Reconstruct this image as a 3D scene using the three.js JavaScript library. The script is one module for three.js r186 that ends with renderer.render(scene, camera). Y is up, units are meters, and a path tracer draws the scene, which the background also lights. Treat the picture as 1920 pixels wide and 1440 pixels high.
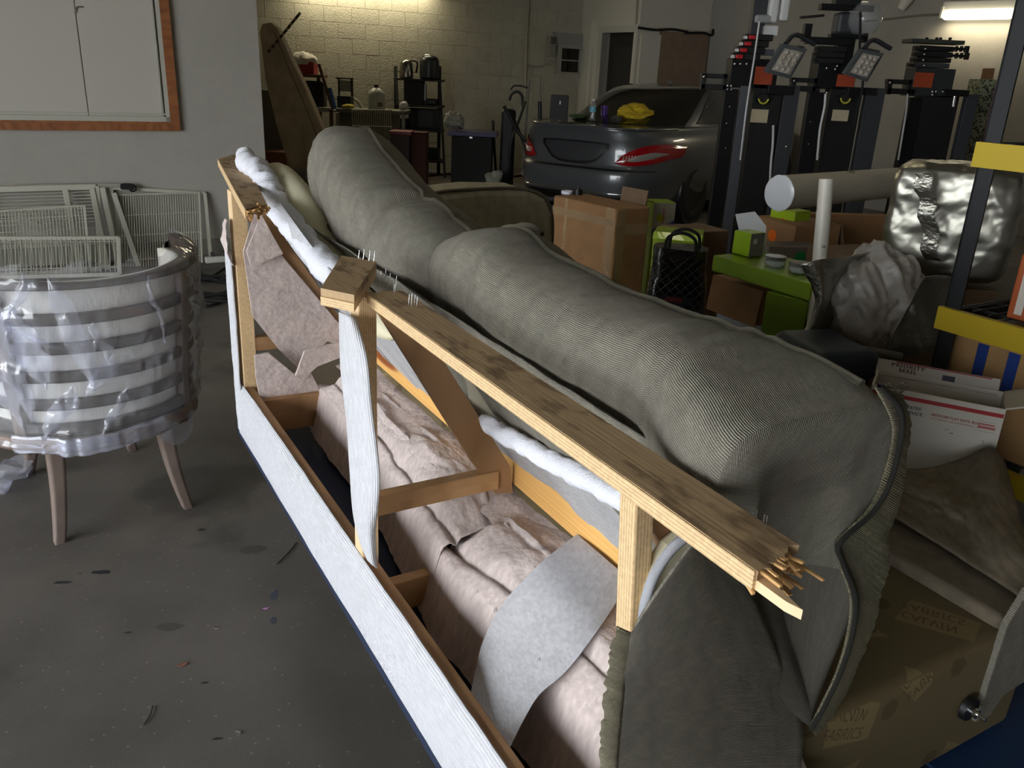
import * as THREE from 'three';
import { RoundedBoxGeometry } from 'three/addons/geometries/RoundedBoxGeometry.js';
import { mergeGeometries, mergeVertices, toCreasedNormals } from 'three/addons/utils/BufferGeometryUtils.js';
import { RectAreaLightUniformsLib } from 'three/addons/lights/RectAreaLightUniformsLib.js';

// ---------------------------------------------------------------- camera, sky, exposure
const V = (x, y, z) => new THREE.Vector3(x, y, z);
const F = 1553, EYE = 1.45;                                  // focal length in pixels of the 1920 x 1440 frame; eye height
const scene = new THREE.Scene();
const camera = new THREE.PerspectiveCamera(2 * Math.atan(720 / F) * 180 / Math.PI, 4 / 3, 0.05, 80);
const camUp = V(191, 4158, F).normalize();                   // world up seen in camera axes (camera pitched down and slightly rolled)
const camBack = V(0, 0, 1).addScaledVector(camUp, -camUp.z).normalize();
const camRight = new THREE.Vector3().crossVectors(camUp, camBack);
const toWorld = new THREE.Matrix4().makeBasis(camRight, camUp, camBack).transpose();
camera.position.set(0, EYE, 0);
camera.quaternion.setFromRotationMatrix(toWorld);
scene.add(camera);
const SKY = 9.0;
scene.background = new THREE.Color().setRGB(0.93, 0.965, 1.0);
scene.backgroundIntensity = SKY;
const renderer = new THREE.WebGLRenderer({ antialias: true });
renderer.toneMapping = THREE.LinearToneMapping;
renderer.toneMappingExposure = 1.07;
renderer.shadowMap.enabled = true;
RectAreaLightUniformsLib.init();

// ---------------------------------------------------------------- pixels to places
const O = V(0, EYE, 0);
const ray = (px, py) => V(px - 960, 720 - py, -F).divideScalar(F).applyMatrix4(toWorld);
const onY = (px, py, y) => { const d = ray(px, py); return O.clone().addScaledVector(d, (y - EYE) / d.y); };
const onZ = (px, py, D) => { const d = ray(px, py); return O.clone().addScaledVector(d, -D / d.z); };
const onPl = (px, py, p0, n) => { const d = ray(px, py); return O.clone().addScaledVector(d, p0.clone().sub(O).dot(n) / d.dot(n)); };
// the room (and the sofa) stand turned by AZ: local x to the right-forward, local -z left-forward
const axis = ray(0, 60).normalize();
const AZ = Math.atan2(-axis.x, -axis.z), TILT = Math.asin(axis.y);
const UP = V(0, 1, 0), A = V(-Math.sin(AZ), 0, -Math.cos(AZ)), B = V(Math.cos(AZ), 0, -Math.sin(AZ));
const room = (r, y, a) => V(0, y, 0).addScaledVector(B, r).addScaledVector(A, a);
const roomA = (px, py, a) => { const p = onPl(px, py, A.clone().multiplyScalar(a), A); return { r: p.dot(B), y: p.y, a }; };
const roomR = (px, py, r) => { const p = onPl(px, py, B.clone().multiplyScalar(r), B); return { a: p.dot(A), y: p.y, r }; };

// ---------------------------------------------------------------- random, noise
let seed = 7;
const rnd = () => { seed = (seed * 1664525 + 1013904223) >>> 0; return seed / 4294967296; };
const rr = (a, b) => a + (b - a) * rnd();
const hash = (x, y, s) => { let n = Math.imul(x | 0, 374761393) + Math.imul(y | 0, 668265263) + Math.imul(s | 0, 1442695041); n = Math.imul(n ^ (n >>> 13), 1274126177); return ((n ^ (n >>> 16)) >>> 0) / 4294967296; };
function vn(x, y, s = 0, per = 0) {
  const xi = Math.floor(x), yi = Math.floor(y), fx = x - xi, fy = y - yi, u = fx * fx * (3 - 2 * fx), v = fy * fy * (3 - 2 * fy);
  const w = (k) => per ? ((k % per) + per) % per : k;
  const a = hash(w(xi), w(yi), s), b = hash(w(xi + 1), w(yi), s), c = hash(w(xi), w(yi + 1), s), d = hash(w(xi + 1), w(yi + 1), s);
  return a + (b - a) * u + (c - a) * v + (a - b - c + d) * u * v;
}
const fbm = (x, y, s = 0, per = 0, o = 4) => { let t = 0, k = 0.5, f = 1, n = 0; for (let i = 0; i < o; i++) { t += k * vn(x * f, y * f, s + i, per * f); n += k; k *= 0.5; f *= 2; } return t / n; };
const clamp = (x, a = 0, b = 1) => Math.min(b, Math.max(a, x));
const mix = (a, b, t) => a + (b - a) * t;
const smooth = (a, b, x) => { const t = clamp((x - a) / (b - a)); return t * t * (3 - 2 * t); };

// ---------------------------------------------------------------- textures
function tex(n, fn, repeat = 1, srgb = true, m = n) {          // fn(u, v) -> [r, g, b] 0..1 sRGB (or one number)
  const d = new Uint8Array(n * m * 4);
  for (let j = 0; j < m; j++) for (let i = 0; i < n; i++) {
    let c = fn(i / n, j / m); if (typeof c === 'number') c = [c, c, c];
    const k = (j * n + i) * 4; for (let q = 0; q < 3; q++) d[k + q] = clamp(c[q]) * 255; d[k + 3] = 255;
  }
  const t = new THREE.DataTexture(d, n, m); t.wrapS = t.wrapT = THREE.RepeatWrapping;
  t.magFilter = THREE.LinearFilter; t.minFilter = THREE.LinearMipmapLinearFilter; t.generateMipmaps = true;
  if (srgb) t.colorSpace = THREE.SRGBColorSpace;
  if (repeat.length) t.repeat.set(repeat[0], repeat[1]); else t.repeat.set(repeat, repeat);
  t.needsUpdate = true; return t;
}
const rgb = (h) => [(h >> 16 & 255) / 255, (h >> 8 & 255) / 255, (h & 255) / 255];
const tint = (c, k) => [c[0] * k, c[1] * k, c[2] * k];
function canvasTex(w, h, draw) {
  const c = document.createElement('canvas'); c.width = w; c.height = h; const g = c.getContext('2d'); draw(g, w, h);
  const t = new THREE.CanvasTexture(c); t.colorSpace = THREE.SRGBColorSpace; return t;
}
const mat = (color, rough = 0.7, o = {}) => new THREE.MeshPhysicalMaterial({ color, roughness: rough, side: THREE.DoubleSide, ...o });

// ---------------------------------------------------------------- geometry helpers
function boxUV(g, k = 1) {                                    // uv in metres by the main direction of each normal
  g = g.index ? g.toNonIndexed() : g; const p = g.attributes.position, n = g.attributes.normal, uv = new Float32Array(p.count * 2);
  for (let i = 0; i < p.count; i++) {
    const x = Math.abs(n.getX(i)), y = Math.abs(n.getY(i)), z = Math.abs(n.getZ(i));
    let u, v; if (x >= y && x >= z) { u = p.getZ(i); v = p.getY(i); } else if (y >= z) { u = p.getX(i); v = p.getZ(i); } else { u = p.getX(i); v = p.getY(i); }
    uv[2 * i] = u * k; uv[2 * i + 1] = v * k;
  }
  g.setAttribute('uv', new THREE.BufferAttribute(uv, 2)); return g;
}
const box = (w, h, d, x = 0, y = 0, z = 0, r = 0.003) => { r = Math.min(r, w * 0.3, h * 0.3, d * 0.3); const g = boxUV(new RoundedBoxGeometry(w, h, d, 1, r)); g.translate(x, y, z); return g; };
const raw = (w, h, d, x = 0, y = 0, z = 0) => { const g = boxUV(new THREE.BoxGeometry(w, h, d)); g.translate(x, y, z); return g; };
const merge = (l) => mergeGeometries(l.map((g) => { g = g.index ? g.toNonIndexed() : g; for (const k of Object.keys(g.attributes)) if (!['position', 'normal', 'uv'].includes(k)) g.deleteAttribute(k); if (!g.attributes.uv) g.setAttribute('uv', new THREE.BufferAttribute(new Float32Array(g.attributes.position.count * 2), 2)); return g; }));
const cyl = (r0, r1, h, n = 20, x = 0, y = 0, z = 0) => { const g = new THREE.CylinderGeometry(r1, r0, h, n); g.translate(x, y, z); return g; };   // r0 below
const tube = (pts, r, n = 8, seg = 0, closed = false) => new THREE.TubeGeometry(new THREE.CatmullRomCurve3(pts.map((p) => p.isVector3 ? p : V(...p)), closed, 'centripetal'), seg || Math.max(2, (pts.length - 1) * 6), r, n, closed);
const lathe = (pts, n = 28) => new THREE.LatheGeometry(pts.map((p) => new THREE.Vector2(p[0], p[1])), n);
const shape = (pts) => new THREE.Shape(pts.map((p) => new THREE.Vector2(p[0], p[1])));
const prism = (pts, d, bevel = 0) => boxUV(new THREE.ExtrudeGeometry(shape(pts), { depth: d, bevelEnabled: bevel > 0, bevelSize: bevel, bevelThickness: bevel, bevelSegments: 2, bevelOffset: -bevel, curveSegments: 8 }));
const bar = (p, q, w, d, roll) => {                            // rectangular bar from p to q; width along the level direction (or roll), depth across
  p = p.isVector3 ? p : V(...p); q = q.isVector3 ? q : V(...q);
  const y = q.clone().sub(p), L = y.length(); y.normalize();
  let x = roll ? roll.clone() : V(1, 0, 0); x.addScaledVector(y, -x.dot(y)); if (x.lengthSq() < 1e-6) x = V(0, 0, 1).addScaledVector(y, -y.z); x.normalize();
  const z = new THREE.Vector3().crossVectors(x, y), g = box(w, L, d);
  g.applyMatrix4(new THREE.Matrix4().makeBasis(x, y, z).setPosition(p.clone().add(q).multiplyScalar(0.5))); return g;
};
function grid(nu, nv, fn, lu = 1, lv = 1, wrapU = false) {     // smooth surface; fn(u, v) -> Vector3 or array
  const pos = [], uv = [], idx = [];
  for (let j = 0; j <= nv; j++) for (let i = 0; i <= nu; i++) { const p = fn(i / nu, j / nv); pos.push(...(p.isVector3 ? p.toArray() : p)); uv.push(i / nu * lu, j / nv * lv); }
  for (let j = 0; j < nv; j++) for (let i = 0; i < nu; i++) { const a = j * (nu + 1) + i, b = a + 1, c = a + nu + 1, d = c + 1; idx.push(a, b, d, a, d, c); }
  const g = new THREE.BufferGeometry(); g.setAttribute('position', new THREE.Float32BufferAttribute(pos, 3)); g.setAttribute('uv', new THREE.Float32BufferAttribute(uv, 2)); g.setIndex(idx); g.computeVertexNormals();
  if (wrapU) { const n = g.attributes.normal; for (let j = 0; j <= nv; j++) { const a = j * (nu + 1), b = a + nu, m = V(n.getX(a) + n.getX(b), n.getY(a) + n.getY(b), n.getZ(a) + n.getZ(b)).normalize(); n.setXYZ(a, m.x, m.y, m.z); n.setXYZ(b, m.x, m.y, m.z); } }
  return g;
}
function sheet(nu, nv, fn, lu, lv, th = 0.003) {               // cloth with thickness
  const g = grid(nu, nv, fn, lu, lv), p = g.attributes.position, n = g.attributes.normal, N = p.count, pos = [], uv = [], idx = [];
  for (const s of [0.5, -0.5]) for (let i = 0; i < N; i++) { pos.push(p.getX(i) + n.getX(i) * th * s, p.getY(i) + n.getY(i) * th * s, p.getZ(i) + n.getZ(i) * th * s); uv.push(g.attributes.uv.getX(i), g.attributes.uv.getY(i)); }
  const q = g.index.array; for (let i = 0; i < q.length; i += 3) { idx.push(q[i], q[i + 1], q[i + 2]); idx.push(N + q[i], N + q[i + 2], N + q[i + 1]); }
  const edge = []; for (let i = 0; i <= nu; i++) edge.push(i); for (let j = 1; j <= nv; j++) edge.push(j * (nu + 1) + nu); for (let i = nu - 1; i >= 0; i--) edge.push(nv * (nu + 1) + i); for (let j = nv - 1; j > 0; j--) edge.push(j * (nu + 1));
  for (let k = 0; k < edge.length; k++) { const a = edge[k], b = edge[(k + 1) % edge.length]; idx.push(a, N + a, N + b, a, N + b, b); }
  const o = new THREE.BufferGeometry(); o.setAttribute('position', new THREE.Float32BufferAttribute(pos, 3)); o.setAttribute('uv', new THREE.Float32BufferAttribute(uv, 2)); o.setIndex(idx);
  o.computeVertexNormals(); return o;
}
const capped = (nu, nv, ring, lu, lv) => {                      // closed loft: ring(v) -> function(u 0..1) -> point; flat caps
  const g = grid(nu, nv, (u, v) => ring(u, v), lu, lv, true), l = [g];
  for (const v of [0, 1]) { const c = V(0, 0, 0); const ps = []; for (let i = 0; i < nu; i++) { const p = ring(i / nu, v), q = p.isVector3 ? p : V(...p); ps.push(q); c.add(q); } c.divideScalar(nu); l.push(grid(nu, 1, (u, t) => { const q = ps[Math.round(u * nu) % nu]; return v ? q.clone().lerp(c, t) : c.clone().lerp(q, t); }, lu, 0.1)); }
  return merge(l);
};
const sweepBand = (path, w, th, side) => {                      // flat band along points, w wide along side(i)
  const c = new THREE.CatmullRomCurve3(path.map((p) => p.isVector3 ? p : V(...p)), false, 'centripetal'), L = c.getLength();
  return sheet(6, path.length * 8, (u, v) => { const p = c.getPoint(v), s = typeof side === 'function' ? side(v) : side; return p.clone().addScaledVector(s, (u - 0.5) * (typeof w === 'function' ? w(v) : w)); }, typeof w === 'function' ? w(0) : w, L, th);
};
function arcUV(g, nu, nv) {                                     // uv as lengths along the rows and columns of a grid
  const p = g.attributes.position, uv = g.attributes.uv, at = (j, i) => V(p.getX(j * (nu + 1) + i), p.getY(j * (nu + 1) + i), p.getZ(j * (nu + 1) + i)); const k = Math.round(nu * 0.12);
  let along = 0; for (let j = 0; j <= nv; j++) { if (j) along += at(j, k).distanceTo(at(j - 1, k)); const c = [0]; for (let i = 1; i <= nu; i++) c.push(c[i - 1] + at(j, i).distanceTo(at(j, i - 1))); for (let i = 0; i <= nu; i++) uv.setXY(j * (nu + 1) + i, c[i] - c[k], along); }
  return g;
}
const circle = (r, n = 24, cx = 0, cy = 0, sy = 1) => Array.from({ length: n }, (_, i) => [cx + r * Math.cos(i / n * 2 * Math.PI), cy + r * sy * Math.sin(i / n * 2 * Math.PI)]);
const rot = (g, x = 0, y = 0, z = 0) => { if (x) g.rotateX(x); if (y) g.rotateY(y); if (z) g.rotateZ(z); return g; };
const mv = (g, x, y, z) => { if (x.isVector3) g.translate(x.x, x.y, x.z); else g.translate(x, y, z); return g; };
function crumple(g, k, f, s = 1) {                              // push vertices about with noise
  g = mergeVertices((() => { const q = g.clone(); q.deleteAttribute('normal'); return q; })(), 1e-5); const p = g.attributes.position;
  for (let i = 0; i < p.count; i++) { const x = p.getX(i), y = p.getY(i), z = p.getZ(i); p.setXYZ(i, x + k * (fbm(x * f + 9, y * f + z * f * 0.7, s) - 0.5) * 2, y + k * (fbm(y * f + 3, z * f - x * f * 0.7, s + 20) - 0.5) * 2, z + k * (fbm(z * f + 5, x * f + y * f * 0.7, s + 40) - 0.5) * 2); }
  g.computeVertexNormals(); return g;
}
function creased(g, k, f, s = 1, o = 3) {                      // sharp ridged folds along the normals
  g = mergeVertices((() => { const q = g.clone(); q.deleteAttribute('normal'); q.deleteAttribute('uv'); return q; })(), 1e-5); g.computeVertexNormals(); const p = g.attributes.position, n = g.attributes.normal, R1 = (x, y, q) => { let t = 0, a = 1, w = 1; for (let i = 0; i < o; i++) { t += a * (1 - Math.abs(2 * vn(x * w, y * w, q + i) - 1)); a *= 0.55; w *= 2.1; } return t / 1.8 - 0.5; };
  const np = []; for (let i = 0; i < p.count; i++) { const x = p.getX(i), y = p.getY(i), z = p.getZ(i), d = k * (R1(x * f + y * f * 0.5 + 7, z * f + y * f * 0.8 + 3, s) + R1(y * f - z * f * 0.4 + 11, x * f + 5, s + 9)); np.push(x + n.getX(i) * d, y + n.getY(i) * d, z + n.getZ(i) * d); }
  for (let i = 0; i < p.count; i++) p.setXYZ(i, np[3 * i], np[3 * i + 1], np[3 * i + 2]); g.computeVertexNormals(); return g;
}

// ---------------------------------------------------------------- things and parts
const taken = {};
const numbered = (n) => { const k = taken[n] = (taken[n] ?? -1) + 1; return k ? n + '_' + String(k).padStart(3, '0') : n; };
const shade = (m) => { m.castShadow = m.receiveShadow = true; return m; };
function tag(o, label, category, group, kind) { o.userData = { label, category }; if (group) o.userData.group = group; if (kind) o.userData.kind = kind; return o; }
function thing(name, label, category, pos = V(0, 0, 0), turn = 0, group) {
  const o = new THREE.Group(); o.name = numbered(name); o.position.copy(pos); o.rotation.y = turn; scene.add(o); return tag(o, label, category, group);
}
function part(name, geo, m, parent, label) {
  const o = shade(new THREE.Mesh(Array.isArray(geo) ? merge(geo) : geo, m)); o.name = name; parent.add(o); if (label) o.userData.label = label; return o;
}
function single(name, geo, m, label, category, pos = V(0, 0, 0), turn = 0, group) {
  const o = shade(new THREE.Mesh(Array.isArray(geo) ? merge(geo) : geo, m)); o.name = numbered(name); o.position.copy(pos); o.rotation.y = turn; scene.add(o); return tag(o, label, category, group);
}
function struct(name, geo, m, label, parent = scene) {
  const o = shade(new THREE.Mesh(Array.isArray(geo) ? merge(geo) : geo, m)); o.name = name; parent.add(o); if (parent === scene) { o.rotation.y = AZ; o.userData = { kind: 'structure', label, category: name.split('_')[0] }; } return o;
}

// ---------------------------------------------------------------- shared materials
const concreteMap = tex(1024, (u, v) => {
  const a = fbm(u * 6, v * 6, 3, 6, 5), b = fbm(u * 24, v * 24, 11, 24, 4), c = fbm(u * 3, v * 3, 31, 3, 4), g = hash(u * 1024, v * 1024, 5);
  let k = 0.37 + 0.12 * (a - 0.5) + 0.07 * (b - 0.5) + 0.025 * (g - 0.5);
  const brown = smooth(0.5, 0.72, c), bl = smooth(0.56, 0.75, fbm(u * 4, v * 4, 77, 4, 4)), dark = smooth(0.6, 0.74, fbm(u * 9, v * 9, 51, 9, 5));
  k *= 1 - 0.22 * dark; const speck = g > 0.9985 ? 0.25 : 0;
  return [k * (1.03 + 0.1 * brown - 0.06 * bl) + speck, k * (0.985 - 0.01 * brown) + speck, k * (0.93 - 0.1 * brown + 0.14 * bl) + speck];
}, 1 / 3.7);
const concreteRough = tex(512, (u, v) => 0.42 + 0.3 * fbm(u * 8, v * 8, 91, 8, 4), 1 / 2.3, false);
const concreteBump = tex(512, (u, v) => 0.5 + 0.5 * (fbm(u * 16, v * 16, 13, 16, 5) - 0.5), 1 / 1.1, false);
const concrete = mat(0xffffff, 1, { map: concreteMap, roughnessMap: concreteRough, bumpMap: concreteBump, bumpScale: 0.002 });
const paintBump = tex(256, (u, v) => fbm(u * 24, v * 24, 4, 24, 4), 1 / 0.5, false);
const wallPaint = mat(0xffffff, 0.75, { map: tex(512, (u, v) => { const k = 0.635 + 0.05 * (fbm(u * 5, v * 5, 8, 5, 4) - 0.5) + 0.02 * (fbm(u * 40, v * 40, 9, 40, 3) - 0.5); return [k * 1.01, k * 0.985, k * 0.93]; }, 1 / 2.6), bumpMap: paintBump, bumpScale: 0.001 });
const blockPaint = mat(0xffffff, 0.8, { map: tex(512, (u, v) => { const k = 0.72 + 0.07 * (fbm(u * 7, v * 7, 18, 7, 5) - 0.5) + 0.04 * (fbm(u * 60, v * 60, 19, 60, 2) - 0.5), s = smooth(0.66, 0.8, fbm(u * 12, v * 12, 61, 12, 4)) * 0.03; return [(k - s) * 1.02, (k - s), (k - s) * 0.9]; }, 1 / 1.9), bumpMap: tex(256, (u, v) => fbm(u * 40, v * 40, 6, 40, 3), 1 / 0.4, false), bumpScale: 0.004 });
const whitePaint = mat(0xc9c5b8, 0.6, { bumpMap: paintBump, bumpScale: 0.0006 });
const ceilingPaint = mat(0x8d897e, 0.9);
const grain = (base, dark, f, s) => tex(512, (u, v) => {
  const w = fbm(u * 4, v * 3, s, 4, 3), q = fbm(u * f, v * 6 + w * 1.2, s + 3, 0, 4), l = Math.pow(Math.abs(Math.sin((u * f * 0.6 + w * 3) * 3.14)), 6), t = clamp(0.75 * q + 0.35 * l * (0.4 + w) - 0.12);
  return [mix(base[0], dark[0], t), mix(base[1], dark[1], t), mix(base[2], dark[2], t)];
}, 1);
const trimWood = mat(0xffffff, 0.55, { map: grain(rgb(0x9c6238), rgb(0x6e3d1e), 22, 41) });
const blackMetal = mat(0x16171a, 0.42, { metalness: 0.4 });
const blackPlastic = mat(0x101113, 0.5);
const softBlack = mat(0x141416, 0.85);
const steel = mat(0xb9bcc0, 0.3, { metalness: 1 });
const chrome = mat(0xe6e8ea, 0.1, { metalness: 1 });
const card = (h, s) => mat(0xffffff, 0.78, { map: tex(256, (u, v) => { const k = 0.94 + 0.12 * (fbm(u * 6, v * 6, s, 6, 4) - 0.5) + 0.05 * (fbm(u * 3, v * 90, s + 5, 0, 2) - 0.5); return tint(rgb(h), k); }, 1 / 0.4) });
const cardboard = card(0x9d754d, 71), cardboardDark = card(0x7b644c, 72), cardboardLight = card(0xa88457, 73), limeCard = mat(0x9fc41c, 0.4, { clearcoat: 0.3 }), whiteCard = card(0xd9d8d4, 74);
const paper = mat(0xdcdde2, 0.7);
const clearTape = mat(0xd9b88d, 0.16, { clearcoat: 1, transparent: true, opacity: 0.35 });

// ---------------------------------------------------------------- the room: floor, walls, ceiling, light through the open doorway
const AB = 12.2, AW = 6.85, RL = -4.6, RR = 9.6, AR = -6.5, HC = 3.6;      // back wall, window wall, door wall, right wall, rear wall, ceiling height
const wallEnd = roomA(492, 200, AW).r, boxR = roomA(1086, 120, AB).r, boxA = roomR(1198, 60, boxR).a;
const slab = (r0, r1, y0, y1, a0, a1) => boxUV(mv(new THREE.BoxGeometry(r1 - r0, y1 - y0, a1 - a0), (r0 + r1) / 2, (y0 + y1) / 2, -(a0 + a1) / 2));
const floor = struct('floor', slab(RL - 0.2, RR + 0.2, -0.2, 0, AR - 0.2, AB + 0.2), concrete, 'worn dark grey concrete garage floor');
for (const [px, py, w, d, c] of [[118, 1092, 0.05, 0.014, 0x24262c], [190, 1073, 0.055, 0.02, 0x24262c], [378, 993, 0.026, 0.014, 0x1f2024], [475, 1030, 0.08, 0.06, 0x504d48], [515, 1115, 0.02, 0.05, 0x464d5a], [512, 1163, 0.016, 0.03, 0x484e59], [320, 1175, 0.07, 0.035, 0x4f4c47], [240, 1186, 0.02, 0.008, 0x26262a], [385, 1280, 0.02, 0.007, 0x222226], [408, 1385, 0.026, 0.008, 0x1c1c1c], [150, 1075, 0.012, 0.006, 0x2c2c2c]]) {
  const p = onY(px, py, 0.0006), g = new THREE.ShapeGeometry(shape(Array.from({ length: 30 }, (_, i) => { const a = i / 30 * 6.2832, k = 0.6 + 0.8 * fbm(Math.cos(a) * 1.6 + px, Math.sin(a) * 1.6 + py, 5); return [w / 2 * k * Math.cos(a), d / 2 * k * Math.sin(a)]; }))); g.rotateX(-Math.PI / 2);
  const m = part('stain', g, mat(c, 0.6), floor); m.position.copy(p.applyAxisAngle(V(0, 1, 0), -AZ)); m.rotation.y = -AZ + 0.15;
}
struct('ceiling', slab(RL - 0.2, RR + 0.2, HC, HC + 0.2, AR - 0.2, AB + 0.2), ceilingPaint, 'ceiling of the workshop');
struct('wall_left', slab(RL, wallEnd, 0, HC, AW, AW + 0.15), wallPaint, 'plain off-white painted partition wall with the boarded window');
struct('wall_partition_return', slab(wallEnd - 0.15, wallEnd, 0, HC, AW + 0.15, AB), wallPaint, 'partition wall running back to the block wall');
const backWall = struct('wall_back', slab(RL, RR + 0.2, 0, HC, AB + 0.012, AB + 0.2), blockPaint, 'painted concrete block wall at the back');
struct('wall_right', slab(RR, RR + 0.2, 0, HC, AR, AB), wallPaint, 'off-white right wall behind the lift towers');
struct('wall_rear', slab(RL - 0.2, RR + 0.2, 0, HC, AR - 0.2, AR), wallPaint, 'rear wall behind the viewer');
struct('wall_door_side', [slab(RL - 0.2, RL, 0, HC, AR, -3.6), slab(RL - 0.2, RL, 0, HC, 3.4, AB), slab(RL - 0.2, RL, 2.9, HC, -3.6, 3.4)], wallPaint, 'wall with the open roll-up door that lets the daylight in');
const drive = struct('driveway', slab(RL - 14, RL - 0.2, -0.22, -0.02, AR - 6, AB + 6), mat(0xb9b6ae, 0.9, { map: concreteMap }), 'pale concrete driveway outside the open door');
drive.material.map = null;
struct('baseboard_left', slab(RL, wallEnd, 0, 0.13, AW - 0.014, AW), mat(0x86847a, 0.6), 'grey-white baseboard along the window wall');
{ // concrete blocks of the back wall, in running bond, as far as they show
  const r0 = roomA(470, 60, AB).r, r1 = boxR, bw = 0.405, bh = 0.203, blk = [0, 1, 2, 3].map((k) => { const g = boxUV(new RoundedBoxGeometry(bw - 0.003, bh - 0.003, 0.03, 1, 0.002)); const uv = g.attributes.uv; for (let i = 0; i < uv.count; i++) uv.setXY(i, uv.getX(i) + k * 0.53, uv.getY(i) + k * 0.31); return g; });
  for (let j = 0; j * bh < HC; j++) for (let i = 0; ; i++) {
    const c = r0 + (i + (j % 2) * 0.5) * bw; if (c > r1 - bw * 0.5) break;
    const b = part('block', blk[(i * 3 + j * 5) % 4], blockPaint, backWall); b.position.set(c, (j + 0.5) * bh, -(AB + 0.012 + 0.01 - hash(i, j, 9) * 0.0025));
  }
}
{ // boarded window in a brown wood surround
  const w = new THREE.Group(); w.name = 'window_1'; w.rotation.y = AZ; w.userData = { kind: 'structure', label: 'window boarded over with white panels in a brown wood surround', category: 'window' }; scene.add(w);
  const q = (px, py) => roomA(px, py, AW), o = q(337, 245), o2 = q(312, 0), i1 = q(318, 229), a = -(AW - 0.015);
  const rO = o.r, yO = o.y, tw = Math.abs(rO - i1.r) * 0.98, L = 3.2, top = 2.75, lf = rO - L;
  part('trim', prism([[lf, yO], [rO, yO], [rO - tw, yO + tw], [lf, yO + tw]], 0.03), trimWood, w, 'brown wood bottom trim').position.z = a;
  const vt = part('trim', rot(prism([[yO, 0], [top, 0], [top, tw], [yO + tw, tw]], 0.03), 0, 0, Math.PI / 2), trimWood, w, 'brown wood side trim'); vt.position.set(rO, 0, a);
  part('trim', raw(L, tw, 0.03, rO - L / 2, top + tw / 2, a + 0.015), trimWood, w); part('trim', raw(tw, top - yO + tw, 0.03, lf - tw / 2, (top + yO + tw) / 2, a + 0.015), trimWood, w);
  const st = mat(0xb3b1a5, 0.5), e = 0.035;
  part('stop', raw(L - tw, e, 0.02, (lf + rO - tw) / 2, yO + tw + e / 2, a + 0.01), st, w, 'white inner stop'); part('stop', raw(e * 0.8, top - yO, 0.02, rO - tw - e * 0.4, (top + yO + tw + e) / 2, a + 0.01), st, w, 'white inner stop');
  part('stop', raw(0.01, top - yO - tw - e, 0.03, rO - tw - e * 0.8 - 0.02, (top + yO + tw + e) / 2, a + 0.008), st, w);
  part('stop', raw(L - tw, 0.01, 0.03, (lf + rO - tw) / 2, yO + tw + e + 0.018, a + 0.008), st, w);
  const sm = q(166, 213).r, y0 = yO + tw + e, pm = mat(0xbab6ab, 0.55, { bumpMap: paintBump, bumpScale: 0.0006 });
  part('panel', box(rO - tw - e - sm - 0.002, top - y0, 0.012, (rO - tw - e + sm) / 2 + 0.001, (top + y0) / 2, a + 0.003), pm, w); part('panel', box(sm - lf - 0.004, top - y0, 0.009, (sm + lf) / 2 - 0.001, (top + y0) / 2, a + 0.002), pm, w);
  const h = q(140, 12); part('pull_strip', [tube([[h.r + 0.05, h.y, a + 0.012], [h.r + 0.01, h.y - 0.006, a + 0.016], [h.r, h.y - 0.04, a + 0.012]], 0.006, 6)], mat(0x77756c, 0.7), w, 'grey bent cable end on the panel');
}
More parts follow.
